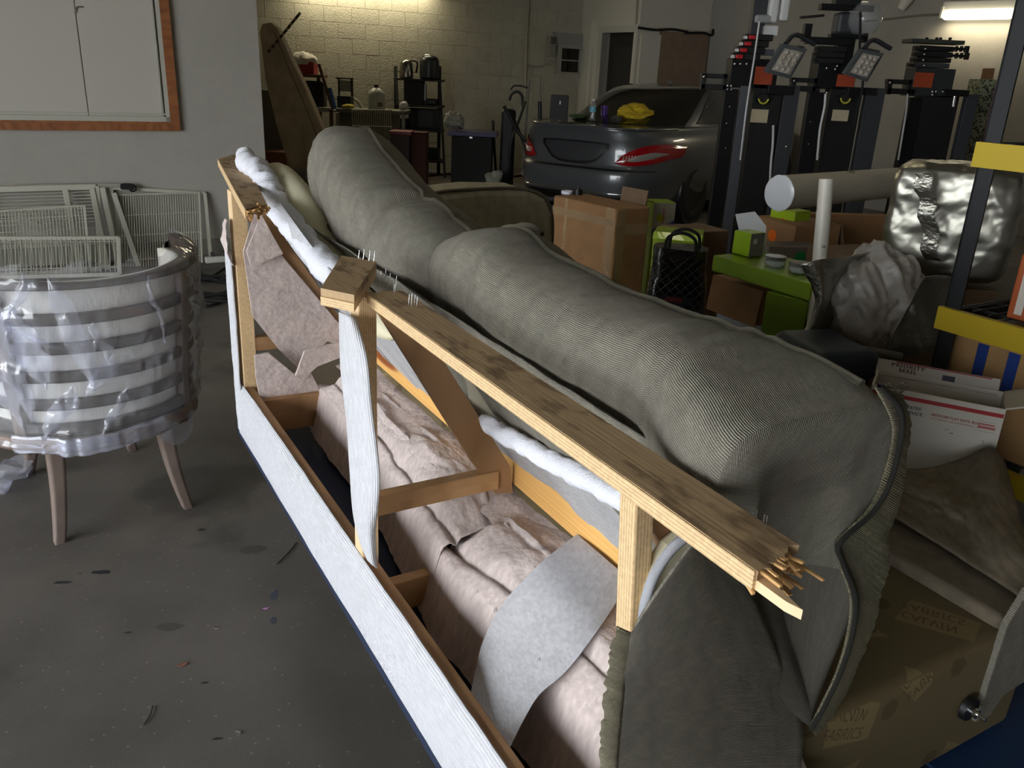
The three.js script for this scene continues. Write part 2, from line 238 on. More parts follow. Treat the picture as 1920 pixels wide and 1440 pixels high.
{ // white storage room in the far corner: left face with a dark doorway, right face with a brown panel
  const hh = 2.62, L = boxA, d0 = roomR(1131, 62, boxR), d1 = roomR(1194, 60, boxR), aF = d0.a, aN = d1.a, dh = d0.y, g = [];
  g.push(slab(boxR, boxR + 0.12, 0, hh, aF, AB)); g.push(slab(boxR, boxR + 0.12, dh, hh, aN, aF)); if (aN > L + 0.12) g.push(slab(boxR, boxR + 0.12, 0, hh, L + 0.12, aN));
  g.push(slab(boxR, RR, 0, hh, L, L + 0.12), slab(boxR - 0.02, RR, hh, hh + 0.2, L - 0.02, AB));
  struct('wall_storage_room', g, whitePaint, 'white painted walls and top ledge of the storage room');
  struct('door_1', [slab(boxR - 0.02, boxR + 0.14, 0, dh, aF, aF + 0.09), slab(boxR - 0.02, boxR + 0.14, dh, dh + 0.1, aN - 0.05, aF + 0.09), slab(boxR - 0.02, boxR + 0.14, 0, dh, aN - 0.05, aN)], mat(0xb9b6ac, 0.5), 'white frame of the dark doorway to the storage room');
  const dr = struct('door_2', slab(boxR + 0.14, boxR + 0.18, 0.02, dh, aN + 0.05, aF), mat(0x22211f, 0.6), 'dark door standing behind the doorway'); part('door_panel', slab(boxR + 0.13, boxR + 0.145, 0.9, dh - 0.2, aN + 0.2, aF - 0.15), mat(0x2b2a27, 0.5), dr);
  // open white door leaf standing out from the corner
  const p = roomA(1197, 100, L - 0.05), p2 = roomA(1240, 100, L - 0.05);
  const lf = struct('door_3', slab(p.r + 0.02, p2.r, 0.02, dh - 0.02, L - 0.07, L - 0.03), mat(0xc4c1b4, 0.55), 'narrow white door leaf folded against the storage room');
  part('handle', mv(new THREE.SphereGeometry(0.025, 12, 8), p2.r - 0.08, 1.0, -(L - 0.11)), steel, lf);
  const t0 = roomA(1240, 58, L - 0.06), t1 = { r: RR - 0.06 };
  single('panel_board', [slab(t0.r, t1.r, 0.02, t0.y, L - 0.08, L - 0.02)], mat(0x8a7663, 0.8, { map: concreteMap, color: 0xffffff }), 'large flat tan board leaning on the white storage room', 'board', V(0, 0, 0), AZ).material = card(0x8a7560, 75);
  const top = single('cream_strip', [slab(t0.r - 0.02, t1.r + 0.02, t0.y, t0.y + 0.05, L - 0.1, L - 0.005)], mat(0xb3ab98, 0.6), 'cream strip lying along the top of the tan board', 'strip', V(0, 0, 0), AZ);
  for (const [pts, label] of [[[[1197, 52], [1230, 56], [1262, 55], [1290, 60]], 'short black strap lying along the cream strip'], [[[1285, 62], [1320, 62], [1340, 66], [1358, 60], [1352, 56]], 'hooked black strap lying along the cream strip']])
    single('strap', tube(pts.map(([x, y]) => { const k = roomA(x, y, L - 0.14); k.r = Math.min(k.r, RR - 0.05); return room(k.r, k.y, k.a); }), 0.018, 8), softBlack, label, 'strap');
  // things stored on top of the ledge
  const stuff = [[1140, 1180, 0x2b2723, 0.22], [1185, 1235, 0x6a5130, 0.3], [1240, 1290, 0x8b5a2b, 0.26], [1292, 1345, 0x4a4634, 0.34]], nm = ['black', 'dark tan', 'orange-brown', 'olive'];
  stuff.forEach(([x0, x1, c, h], i) => { const q0 = roomA(x0, 5, L + 0.4), q1 = roomA(x1, 5, L + 0.4); const r0 = Math.max(q0.r, boxR + 0.05); q1.r = Math.min(q1.r, RR - 0.02); single('storage_bundle', [box(q1.r - r0 - 0.03, h, 0.4, (q1.r + r0) / 2, hh + 0.2 + h / 2, -(L + 0.35), 0.03)], mat(c, 0.8), nm[i] + ' bundle stored on top of the white storage room', 'bundle', V(0, 0, 0), AZ, 'bundles on the storage room'); });
}
{ // back wall: conduit, meter box, small dark window
  const q = (px, py) => { const k = roomA(px, py, AB - 0.07); return room(k.r, k.y, k.a); };
  single('conduit', [tube([q(991, -30), q(990, 20), q(987, 80), q(986, 125), q(985, 180)], 0.018, 8), tube([q(987, 124), q(1015, 125), q(1022, 122), q(1031, 118)], 0.016, 8), mv(new THREE.SphereGeometry(0.04, 10, 8), q(1032, 118))], mat(0x9c9888, 0.6), 'painted conduit running down the block wall and branching right', 'conduit');
  const m = roomA(1024, 68, AB), m2 = roomA(1034, 107, AB);
  const mb = thing('meter_box', 'grey meter box on the block wall beside the conduit', 'meter'); mb.rotation.y = AZ;
  part('case', box(m2.r - m.r, m.y - m2.y, 0.12, (m.r + m2.r) / 2, (m.y + m2.y) / 2, -(AB - 0.06), 0.01), mat(0x8f8d83, 0.5), mb); part('lid', box((m2.r - m.r) * 0.85, (m.y - m2.y) * 0.35, 0.04, (m.r + m2.r) / 2, m.y - (m.y - m2.y) * 0.2, -(AB - 0.13), 0.01), mat(0x55544e, 0.5), mb);
  const w0 = roomA(1050, 90, AB), w1 = roomA(1082, 136, AB), wn = struct('window_2', slab(w0.r, w1.r, w1.y, w0.y, AB - 0.012, AB - 0.005), mat(0x15140f, 0.15), 'small dark window beside the storage room');
  const fm = mat(0xa9a699, 0.6); part('window_frame', [slab(w0.r - 0.07, w0.r, w1.y, w0.y + 0.02, AB - 0.07, AB), slab(w0.r - 0.07, w1.r + 0.03, w0.y, w0.y + 0.05, AB - 0.08, AB), slab(w0.r - 0.07, w1.r + 0.03, w1.y - 0.03, w1.y, AB - 0.06, AB)], fm, wn); part('glazing_bar', slab(w0.r, w1.r, (w0.y + w1.y) / 2 - 0.01, (w0.y + w1.y) / 2 + 0.01, AB - 0.03, AB - 0.012), fm, wn);
  const b0 = roomA(1037, 60, AB), b1 = roomA(1084, 88, AB); struct('trim_1', slab(b0.r, boxR, b1.y, b0.y, AB - 0.06, AB), mat(0x9b9b96, 0.5), 'pale boxed-out panel above the small window');
  struct('trim_2', slab(boxR - 0.05, boxR + 0.02, 0, 2.3, AB - 0.4, AB - 0.34), mat(0xd5d2c4, 0.5), 'white corner post of the storage room');
}
const glow = (c, k) => new THREE.MeshStandardMaterial({ color: 0x000000, emissive: c, emissiveIntensity: k });
function stripLight(p, q, n, label, power) {                      // fluorescent fitting between p and q on a wall with normal n
  const t = thing('strip_light', label, 'light'), d = q.clone().sub(p), L = d.length(), m = p.clone().add(q).multiplyScalar(0.5); d.normalize();
  const X = n.clone(), Y = UP.clone(), M = new THREE.Matrix4().makeBasis(d, Y, new THREE.Vector3().crossVectors(d, Y)).setPosition(m);
  const s = Math.sign(new THREE.Vector3().crossVectors(d, Y).dot(X)) || 1;
  t.applyMatrix4(M);
  part('housing', box(L + 0.08, 0.09, 0.09, 0, 0.1, -s * 0.06, 0.008), mat(0xd9d7cc, 0.5), t, 'white metal housing');
  for (const k of [-1, 1]) part('end_cap', box(0.03, 0.13, 0.1, k * (L / 2 + 0.02), 0.03, -s * 0.03, 0.006), mat(0xd9d7cc, 0.5), t);
  part('diffuser', rot(new THREE.CapsuleGeometry(0.055, L - 0.11, 6, 16), 0, 0, Math.PI / 2), glow(0xfff3d2, 3.2), t, 'glowing cream diffuser');
  const l = new THREE.RectAreaLight(0xfff0cc, power, L, 0.11); l.position.set(0, -0.07, s * 0.01); l.rotation.x = -Math.PI / 2; l.castShadow = true; t.add(l);
  const l2 = new THREE.RectAreaLight(0xfff0cc, power, L, 0.11); l2.position.set(0, 0, s * 0.075); l2.rotation.y = s > 0 ? Math.PI : 0; l2.castShadow = true; t.add(l2);
  return t;
}
{
  const p = roomR(1768, 27, RR - 0.12), q = roomR(1902, 27, RR - 0.12);
  stripLight(room(p.r, p.y, p.a), room(q.r, q.y, q.a), B.clone().negate(), 'bright cream fluorescent strip light on the right wall', 16);
  const a = roomA(560, -45, AB - 0.16), b = roomA(815, -40, AB - 0.16);
  stripLight(room(a.r, a.y, a.a), room(b.r, b.y, b.a), A.clone().negate(), 'fluorescent strip light high on the block wall', 22);
  for (const [r, a, l] of [[3.6, 3.2, 'fluorescent strip light on the ceiling above the sofa'], [6.6, 5.2, 'fluorescent strip light on the ceiling above the cartons']]) stripLight(room(r, HC - 0.16, a), room(r, HC - 0.16, a + 1.2), B.clone().negate(), l, 7);
  const s0 = roomR(1697, 4, RR - 0.1);
  const sp = thing('wall_spotlight', 'small white wall spotlight beside the strip light', 'light', room(s0.r, s0.y, s0.a), AZ);
  part('shade', rot(cyl(0.05, 0.075, 0.17, 20), 0.4, 0, -0.25), mat(0xcfcabd, 0.5), sp); part('arm', tube([[0.02, 0.08, 0], [0.08, 0.16, 0], [0.12, 0.16, 0]], 0.012, 6), blackMetal, sp);
  const w = (px, py) => { const k = roomR(px, py, RR - 0.012); return room(k.r, k.y, k.a); };
  single('wall_cable', tube([w(1620, 40), w(1680, 34), w(1725, 29), w(1760, 27)], 0.012, 6), mat(0x7f7b6c, 0.7), 'thin painted cable running along the right wall to the strip light', 'cable');
}

// ---------------------------------------------------------------- sofa frame axes: s along the back (away), t towards the seat front, y up from the top rail
const sofaN = onY(1426, 1075, 1.05), sAx = axis.clone(), sT_ = V(-sAx.z, 0, sAx.x).normalize(), sUp = new THREE.Vector3().crossVectors(sT_, sAx); if (sUp.y < 0) sUp.negate();
const sofaBase = sofaN.clone().addScaledVector(sUp, -0.75), sofaM = new THREE.Matrix4().makeBasis(sT_, sUp, sAx.clone().negate()).setPosition(sofaBase), sofaI = sofaM.clone().invert();
const sp = (s, t, y) => V(t, y + 0.75, -s);
const atT = (px, py, t) => onPl(px, py, sofaN.clone().addScaledVector(sT_, t), sT_).applyMatrix4(sofaI);
const atY = (px, py, y) => onPl(px, py, sofaN.clone().addScaledVector(sUp, y), sUp).applyMatrix4(sofaI);
const atS = (px, py, s) => onPl(px, py, sofaN.clone().addScaledVector(sAx, s), sAx).applyMatrix4(sofaI);
const slN = sT_.clone().multiplyScalar(0.43).addScaledVector(sUp, 0.25).normalize(), slP = sofaN.clone().addScaledVector(sT_, 0.09).addScaledVector(sUp, -0.02);
const atSlant = (px, py, off = 0) => onPl(px, py, slP.clone().addScaledVector(slN, off), slN).applyMatrix4(sofaI);
function sofaThing(name, label, category, group) { const o = thing(name, label, category, V(0, 0, 0), 0, group); o.applyMatrix4(sofaM); return o; }
const poly = (pts) => (u) => { const k = u * (pts.length - 1), i = Math.min(pts.length - 2, Math.floor(k)), f = k - i, a = pts[Math.max(0, i - 1)], b = pts[i], c = pts[i + 1], d = pts[Math.min(pts.length - 1, i + 2)]; // smooth 2D or 3D polyline
  return b.map((_, q) => { const m0 = (c[q] - a[q]) / 2, m1 = (d[q] - b[q]) / 2, f2 = f * f, f3 = f2 * f; return (2 * f3 - 3 * f2 + 1) * b[q] + (f3 - 2 * f2 + f) * m0 + (-2 * f3 + 3 * f2) * c[q] + (f3 - f2) * m1; }); };

// fabrics and woods
const weave = (hi, lo, ribs, s, speck = 0.5) => tex(512, (u, v) => {
  const wob = 0.12 * (fbm(u * 10, v * 10, s, 10, 3) - 0.5), r = 0.5 + 0.5 * Math.sin((v * ribs + wob) * 2 * Math.PI), x = 0.5 + 0.5 * Math.sin((u * ribs * 0.9) * 2 * Math.PI + Math.floor(v * ribs) * Math.PI);
  const n = fbm(u * 80, v * 160, s + 3, 80, 2), b = fbm(u * 5, v * 5, s + 9, 5, 4), t = clamp(r * 0.75 + 0.2 * x + speck * (n - 0.5));
  return [0, 1, 2].map((q) => mix(lo[q], hi[q], t) * (0.9 + 0.2 * b));
}, 1 / 0.1);
const weaveBump = tex(256, (u, v) => 0.5 + 0.35 * Math.sin(v * 16 * 2 * Math.PI) + 0.3 * (fbm(u * 60, v * 60, 3, 60, 2) - 0.5), 1 / 0.05, false);
const fabric = mat(0xffffff, 0.92, { map: weave(rgb(0x9c978a), rgb(0x57544b), 32, 101), bumpMap: weaveBump, bumpScale: 0.0012, sheen: 0.3, sheenRoughness: 0.7 });
const fabricFray = mat(0xffffff, 0.95, { map: weave(rgb(0x9c967d), rgb(0x686250), 40, 103, 0.9), bumpMap: weaveBump, bumpScale: 0.002 });
const armFabric = mat(0xffffff, 0.92, { map: weave(rgb(0xbdb399), rgb(0xa2987c), 40, 105, 0.6) });
const velvet = mat(0xffffff, 0.95, { map: tex(256, (u, v) => tint(rgb(0x6b6152), 0.85 + 0.3 * fbm(u * 18, v * 18, 33, 18, 4)), 1 / 0.3), sheen: 0.4 });
const lining = mat(0xffffff, 0.95, { map: tex(512, (u, v) => { const k = 0.9 + 0.18 * (fbm(u * 30, v * 30, 43, 30, 3) - 0.5) + 0.12 * (fbm(u * 4, v * 4, 44, 4, 4) - 0.5); return [0.86 * k, 0.8 * k, 0.78 * k]; }, 1 / 0.25), bumpMap: tex(256, (u, v) => fbm(u * 10, v * 10, 45, 10, 5), 1 / 0.22, false), bumpScale: 0.004 });
const mesh = mat(0xffffff, 0.9, { map: tex(512, (u, v) => { const k = 0.88 + 0.1 * (fbm(u * 20, v * 60, 47, 0, 3) - 0.5) + 0.12 * (fbm(u * 60, v * 60, 48, 60, 2) - 0.5); return [0.8 * k, 0.8 * k, 0.81 * k]; }, 1 / 0.3), transmission: 0.35, thickness: 0 });
const batting = mat(0xdfe1ea, 1, { bumpMap: tex(256, (u, v) => fbm(u * 30, v * 30, 52, 30, 4), 1 / 0.1, false), bumpScale: 0.0015, sheen: 0.3 });
const wrapWhite = mat(0xffffff, 0.95, { map: tex(256, (u, v) => { const k = 0.9 + 0.1 * (fbm(u * 50, v * 8, 55, 0, 3) - 0.5); return [k * 0.88, k * 0.885, k * 0.91]; }, 1 / 0.15), bumpMap: tex(256, (u, v) => 0.5 + 0.3 * Math.sin(u * 2 * Math.PI * 24) + 0.5 * (fbm(u * 40, v * 40, 56, 40, 3) - 0.5), 1 / 0.12, false), bumpScale: 0.0015 });
const webMat = mat(0xffffff, 0.9, { map: tex(256, (u, v) => { const k = 0.88 + 0.14 * (fbm(u * 30, v * 30, 57, 30, 3) - 0.5) + 0.08 * (fbm(u * 5, v * 5, 58, 5, 3) - 0.5); return [k * 0.92, k * 0.92, k * 0.94]; }, 1 / 0.15), transmission: 0.32, thickness: 0 });
const foam = mat(0xd8d2b4, 0.9);
const plyPale = mat(0xffffff, 0.65, { map: grain(rgb(0xf0d6b0), rgb(0xdab688), 14, 111) });
const plyEdge = mat(0xffffff, 0.7, { map: tex(256, (u, v) => { const l = v * 9, w = Math.abs((l % 1) - 0.5), k = 0.92 + 0.16 * (fbm(u * 40, v * 9, 113, 0, 3) - 0.5), d = smooth(0.36, 0.5, w) * 0.28; return [0.95 * k * (1 - d), 0.82 * k * (1 - d * 1.2), 0.63 * k * (1 - d * 1.4)]; }, [1 / 0.2, 1 / 0.04]) });
const plyEdgeV = plyEdge.clone(); plyEdgeV.map = plyEdge.map.clone(); plyEdgeV.map.rotation = Math.PI / 2; plyEdgeV.map.repeat.set(1 / 0.2, 1 / 0.04);
const plyBrown = mat(0xffffff, 0.6, { map: grain(rgb(0xab8560), rgb(0x85633f), 12, 117) });
const plyMid = mat(0xffffff, 0.6, { map: grain(rgb(0xcda577), rgb(0xa67c4d), 10, 119) });
const worn = mat(0xffffff, 0.75, { map: tex(512, (u, v) => { const g = fbm(u * 40, v * 14, 121, 0, 4), st = smooth(0.52, 0.72, fbm(u * 9, v * 9, 125, 0, 5)), t = clamp(0.12 * g + 0.68 * st * (0.35 + 0.6 * g)); return [mix(0.74, 0.3, t), mix(0.63, 0.22, t), mix(0.48, 0.14, t)]; }, [1 / 0.2, 1 / 0.5]), bumpMap: tex(256, (u, v) => fbm(u * 60, v * 5, 126, 0, 4), [1 / 0.2, 1 / 0.5], false), bumpScale: 0.0005 });
const pine = mat(0xffffff, 0.6, { map: tex(512, (u, v) => {   // u along the board, one knot
  const dx = (u - 0.16) * 6, dy = (v - 0.5) * 1.3, r = Math.hypot(dx, dy), k = smooth(0.42, 0.2, r), g = fbm(u * 3, v * 18 + 0.8 * smooth(1, 0.2, r) * dy, 131, 0, 4), t = clamp(g * 0.8 - 0.1);
  return [mix(mix(0.93, 0.78, t), 0.55, k), mix(mix(0.74, 0.56, t), 0.3, k), mix(mix(0.45, 0.29, t), 0.13, k)]; }, 1) });
const splinter = mat(0xcda26a, 0.8);
const staple = mat(0xd5d8dc, 0.25, { metalness: 1 });
const navy = mat(0x17253f, 0.7), navyLight = mat(0x12345e, 0.6);

// ---------------------------------------------------------------- low work platform under the sofa
{
  const t = sofaThing('work_platform', 'low dark navy padded work platform under the sofa', 'platform'), h = sofaBase.y - 0.0;
  part('deck', box(1.38, 0.07, 2.5, 0.685, -0.036, -0.98, 0.012), navy, t);
  part('blue_pad', box(0.5, 0.012, 1.5, 1.02, 0.0045, -0.45, 0.004), navyLight, t, 'brighter blue pad at the front of the platform').position.y = -0.006;
  { const q = atT(652, 1130, 0.0); part('caster', [mv(rot(cyl(0.016, 0.016, 0.014, 14), 0, 0, Math.PI / 2), q.x + 0.012, Math.min(q.y, -0.085), q.z)], chrome, t, 'small shiny caster'); }
  for (const [x, z] of [[0.3, 0.15], [1.15, 0.15], [0.3, -2.0], [1.15, -2.0]]) { const top = V(x, -0.07, z).applyMatrix4(sofaM), g = bar([x, -0.07, z], V(top.x, 0.0, top.z).applyMatrix4(sofaI), 0.05, 0.05); part('leg', g, blackMetal, t); }
}
// ---------------------------------------------------------------- the stripped sofa
const sofa = sofaThing('sofa', 'sofa with its back stripped to a bare wooden frame and torn lining', 'sofa');
{
  const P = (n, g, m, l) => part(n, g, m, sofa, l);
  // long broken top rail: worn top, pale plywood edge
    const out = []; out.push([0, 0.98]); for (let i = 0; i <= 14; i++) out.push([0.068 * i / 14, 0.002 + 0.02 * (i / 14) + (hash(i, 3, 5) - 0.5) * 0.012]); out.push([0.068, 0.965]); for (let i = 0; i < 6; i++) out.push([0.06 - i * 0.01, 0.972 + (i % 2) * 0.008]);
  const flat = (o, th, y, dx = 0, ds = 0) => { const g = new THREE.ExtrudeGeometry(shape(o.map(([x, s]) => [x + dx, s + ds])), { depth: th, bevelEnabled: false }); g.rotateX(-Math.PI / 2); g.translate(0, y - th + 0.75, 0); return boxUV(g); };
  const rail = P('top_rail', flat(out.map(([x, s]) => [x, s]), 0.01, 0), worn, 'long broken top rail with a stained, worn upper face');
  part('edge', [raw(0.004, 0.0195, 0.965, 0.0, 0.75 - 0.0105, -0.4875)], plyEdge, rail, 'pale layered plywood edge');
  part('lower_ply', flat([[0.002, 0.97], [0.002, -0.03], [0.006, -0.045], [0.012, -0.012], [0.02, 0.01], [0.03, 0.0], [0.04, 0.016], [0.05, 0.008], [0.06, 0.02], [0.066, 0.024], [0.066, 0.96]], 0.01, -0.0105), plyPale, rail);
  const sl = []; for (let i = 0; i < 26; i++) { const x = rr(0.004, 0.064), y = rr(-0.019, -0.003), L = rr(0.015, 0.05); sl.push(bar(sp(rr(0.01, 0.03), x, y), sp(0.016 - L * 0.7, x + rr(-0.008, 0.008), y + rr(-0.01, 0.006)), rr(0.002, 0.006), rr(0.002, 0.004))); }
  part('splinters', sl, splinter, rail, 'frayed splinters at the snapped end');
  // far board, broken, and the capping block on the middle post
  const fy = 0.035, fb = [[410, 298], [440, 289], [478, 338], [501, 383], [461, 391], [430, 335]].map(([x, y]) => atY(x, y, fy)).map((p) => [p.x, -p.z]);
  const far = P('top_board', flat(fb, 0.018, fy), worn, 'short broken board on the far post');
  const e0 = atY(461, 391, fy), e1 = atY(501, 383, fy), fs = []; for (let i = 0; i < 30; i++) { const p = e0.clone().lerp(e1, rnd()), L = rr(0.01, 0.035); p.y -= rr(0.0, 0.02); fs.push(bar(p, p.clone().add(V(rr(-0.012, 0.012), rr(-0.016, 0.01), L)), rr(0.003, 0.008), rr(0.002, 0.005))); } part('splinters', fs, splinter, far, 'frayed splinters of the snapped board');
  const fe = [atY(410, 298, fy), atY(430, 335, fy), atY(461, 391, fy)]; part('edge', [bar(fe[0].clone().add(V(-0.002, -0.012, 0)), fe[1].clone().add(V(-0.002, -0.012, 0)), 0.004, 0.024, V(1, 0, 0)), bar(fe[1].clone().add(V(-0.002, -0.012, 0)), fe[2].clone().add(V(-0.002, -0.012, 0)), 0.004, 0.024, V(1, 0, 0))], plyEdge, far);
  const cy = 0.012, cp = [[601, 540], [640, 479], [706, 490], [664, 553]].map(([x, y]) => atY(x, y, cy)), cpl = cp.map((p) => [p.x, -p.z]);
  const cap = P('cap_block', flat(cpl, 0.014, cy), worn, 'stained double plywood block on the middle post'); part('lower_ply', flat(cpl.map(([x, s]) => [x - 0.002, s - 0.004]), 0.016, cy - 0.0142), plyEdge, cap, 'striped plywood edge');
  [[671, 484, 469], [680, 487, 467], [691, 489, 469], [700, 490, 471]].forEach(([x, y, y2]) => { const b = atY(x, y, cy), d = -b.z; const h = atS(x + 3, y2, d); part('staple', tube([b.clone().setY(b.y - 0.004), b.clone().lerp(h, 0.5).add(V(0.001, 0, 0)), h], 0.0011, 5), staple, cap); });
  [[713, 528, 508], [722, 524, 503], [730, 531, 512], [742, 540, 517], [741, 548, 530], [738, 552, 533], [766, 572, 552], [771, 574, 550], [777, 571, 553], [781, 574, 556], [1418, 972, 953], [1432, 984, 963], [1437, 986, 966]].forEach(([x, y, y2]) => { const b = atY(x, y, 0), h = atS(x + 2, y2, -b.z); part('staple', tube([b.clone().setY(b.y - 0.004), h], 0.0009, 5), staple, rail); });
  // posts
  const post = (s, y0, y1, w, th, l) => P('post', [raw(w, y1 - y0, th, w / 2 - 0.001, (y0 + y1) / 2 + 0.75, -s)], plyPale, l);
  const edgeOn = (o, s, y0, y1, w, th) => part('edge', raw(w * 0.98, y1 - y0, 0.002, w / 2, (y0 + y1) / 2 + 0.75, -(s - th / 2 - 0.001)), plyEdgeV, o, 'layered plywood edge');
  edgeOn(post(2.1, -0.72, 0.014, 0.04, 0.05), 2.1, -0.72, 0.014, 0.04, 0.05);
  edgeOn(post(1.04, -0.72, -0.019, 0.034, 0.045), 1.04, -0.72, -0.019, 0.034, 0.045);
  P('post', bar(sp(0.19, 0.014, -0.022), sp(0.19, 0.075, -0.72), 0.026, 0.03), plyEdgeV, 'near post, layered plywood edge');
  // slanted back boards (profile plywood)
  const slant = (s, th) => P('back_slat', mv(prism([[0.02, -0.03], [0.085, -0.03], [0.335, -0.43], [0.345, -0.5], [0.3, -0.49], [0.24, -0.4]].map(([x, y]) => [x, y + 0.75]), th), 0, 0, -s - th / 2), plyBrown, 'slanted brown plywood back support');
  slant(2.08, 0.018); slant(1.0, 0.018); const ns = slant(0.2, 0.018);
  // stretchers and rails
  P('stretcher', box(0.3, 0.045, 0.03, 0.155, 0.75 - 0.455, -1.0), plyMid); P('stretcher', box(0.3, 0.045, 0.03, 0.155, 0.75 - 0.455, -2.09), plyBrown);
  P('stretcher', box(0.34, 0.075, 0.03, 0.19, 0.75 - 0.69, -1.0), plyMid, 'lower cross stretcher'); P('stretcher', box(0.34, 0.11, 0.03, 0.19, 0.75 - 0.66, -1.99), plyBrown, 'lower cross stretcher');
  const pr = P('seat_rail', (() => { const g = new THREE.BoxGeometry(0.022, 0.068, 1.92); const uv = g.attributes.uv; const p = g.attributes.position; for (let i = 0; i < uv.count; i++) uv.setXY(i, 0.5 - p.getZ(i) / 1.92 * -1 * 1.0, p.getY(i) / 0.068 + 0.5); for (let i = 0; i < uv.count; i++) uv.setX(i, (p.getZ(i) + 0.96) / 1.92); g.translate(0.362, 0.75 - 0.447, -1.14); return g.toNonIndexed(); })(), pine, 'yellow pine rail with a dark knot');
  const br = P('bottom_rail', box(0.026, 0.15, 2.3, 0.013, 0.75 - 0.667, -0.98), plyBrown, 'bottom rail, bare wood along the inside');
  // white wrap over the outside of the bottom rail
  part('white_wrap', sheet(8, 70, (u, v) => { const s = -0.16 + 2.29 * v, w = 0.004 * (fbm(s * 9, u * 3, 61) - 0.5), y = mix(-0.765, -0.588, u) + 0.008 * (fbm(s * 6, u, 62) - 0.5); return sp(s, -0.013 - w - 0.006 * Math.sin(u * Math.PI) + (u > 0.95 ? 0.012 : 0), y); }, 0.18, 2.29, 0.004), wrapWhite, br, 'white fleece wrap on the outside');
  part('corner_wrap', sheet(8, 20, (u, v) => { const y = mix(-0.74, -0.52, v), a = u * 1.9, k = 1 - 0.6 * Math.pow(v, 3); return sp(2.125 + 0.022 * Math.sin(a) * k, -0.016 + 0.03 * (1 - Math.cos(a)) * k - 0.002, y); }, 0.1, 0.22, 0.003), wrapWhite, br);
  // fleece edge along the far post, torn grey scrap
  P('post_fleece', sheet(6, 40, (u, v) => { const y = mix(-0.74, -0.16, v); return sp(2.128 - u * 0.05, -0.012 + 0.006 * (fbm(v * 9, u * 2, 63) - 0.5) - 0.012 * Math.sin(u * 3.1), y); }, 0.05, 0.6, 0.004), wrapWhite, 'white fleece strip along the far post');
  P('torn_scrap', crumple(sheet(8, 14, (u, v) => { const y = mix(-0.2, -0.07, v); return sp(2.12 - u * 0.055, -0.014 - 0.012 * Math.sin(v * 3), y); }, 0.06, 0.13, 0.003), 0.012, 30, 3), lining, 'torn grey scrap on the far post');
  // strap on the middle post
  const L0 = poly([[637, 585], [640, 690], [651, 790], [657, 880], [663, 960], [676, 1015], [690, 1050]]), R0 = poly([[668, 598], [688, 670], [697, 760], [711, 880], [709, 950], [703, 1000], [706, 1065]]);
  P('strap', sheet(8, 50, (u, v) => { const l = L0(v), r = R0(v); return atT(mix(l[0], r[0], u), mix(l[1], r[1], u), -0.016 - 0.012 * Math.sin(u * Math.PI) - 0.02 * Math.sin(v * Math.PI)); }, 0.06, 0.55, 0.004), wrapWhite, 'white fleece strap hanging down the middle post');
  // webbing strip from the pine rail down to the bottom rail
  const WL = poly([[1082, 1002], [1012, 1058], [945, 1130], [907, 1200], [892, 1260], [880, 1312]]), WR = poly([[1182, 1088], [1122, 1180], [1062, 1258], [1012, 1302], [982, 1350], [956, 1402]]);
  const WT = poly([[0.347], [0.235], [0.165], [0.115], [0.075], [0.03]]);
  P('webbing_strip', sheet(10, 40, (u, v) => { const l = WL(v), r = WR(v); return atT(mix(l[0], r[0], u), mix(l[1], r[1], u), WT(v)[0] - 0.008 * Math.sin(u * Math.PI)); }, 0.14, 0.45, 0.0015), webMat, 'wide pale translucent webbing strip');
  // inner back lining between the posts, seen from behind
  const T1 = poly([[757, 612], [830, 730], [905, 792], [1000, 848], [1100, 897], [1212, 960]]), B1 = poly([[935, 884], [975, 905], [1015, 945], [1070, 998], [1130, 1050], [1205, 1120]]);
  P('inner_lining', sheet(60, 16, (u, v) => { const a = T1(u), b = B1(u); return atSlant(mix(a[0], b[0], v), mix(a[1], b[1], v), 0.012 + 0.012 * Math.sin(v * 3.1) + 0.02 * (fbm(u * 8, v * 4, 65) - 0.5)); }, 0.8, 0.35, 0.002), mesh, 'sagging grey-white inner lining, near bay');
  const T2 = poly([[512, 400], [575, 490], [640, 560], [700, 600], [745, 640]]), B2 = poly([[640, 600], [690, 640], [770, 720], [850, 800], [900, 860]]);
  P('inner_lining', sheet(40, 12, (u, v) => { const a = T2(u), b = B2(u); return atSlant(mix(a[0], b[0], v), mix(a[1], b[1], v), 0.014 + 0.012 * (fbm(u * 7, v * 3, 66) - 0.5)); }, 0.9, 0.3, 0.002), mesh, 'grey-white inner lining, far bay');
  const F1 = poly([[745, 605], [830, 655], [930, 735], [1015, 800]]), F2 = poly([[775, 645], [840, 735], [905, 792], [985, 838]]);
  P('film', sheet(24, 10, (u, v) => { const a = F1(u), b = F2(u); return atSlant(mix(a[0], b[0], v), mix(a[1], b[1], v), 0.03 + 0.02 * Math.sin(u * 3)); }, 0.4, 0.15, 0.002), mat(0xa69f88, 0.6, { transmission: 0.3 }), 'beige backing between rail and batting');
  // batting: rolled edge of the near bay
  const fluffy = (pts, rad, seed2, k = 0.3) => { const c = new THREE.CatmullRomCurve3(pts, false, 'centripetal'), N = pts.length * 10, Fr = c.computeFrenetFrames(N, false); return capped(18, N, (u, v) => { const p = c.getPoint(v), i = Math.round(v * N), a = u * 2 * Math.PI, e = Math.min(1, Math.sqrt(Math.max(0, Math.sin(v * Math.PI))) * 1.6 + 0.12), r = rad(v) * e * (1 + k * 2 * (fbm(v * N * 0.35 + 3, Math.cos(a) * 1.4 + 4, seed2) - 0.5) + 0.12 * (fbm(v * N * 1.5, Math.sin(a) * 4 + 7, seed2 + 2) - 0.5)); return p.addScaledVector(Fr.normals[i], r * Math.cos(a)).addScaledVector(Fr.binormals[i], r * Math.sin(a)); }, 0.1, c.getLength()); };
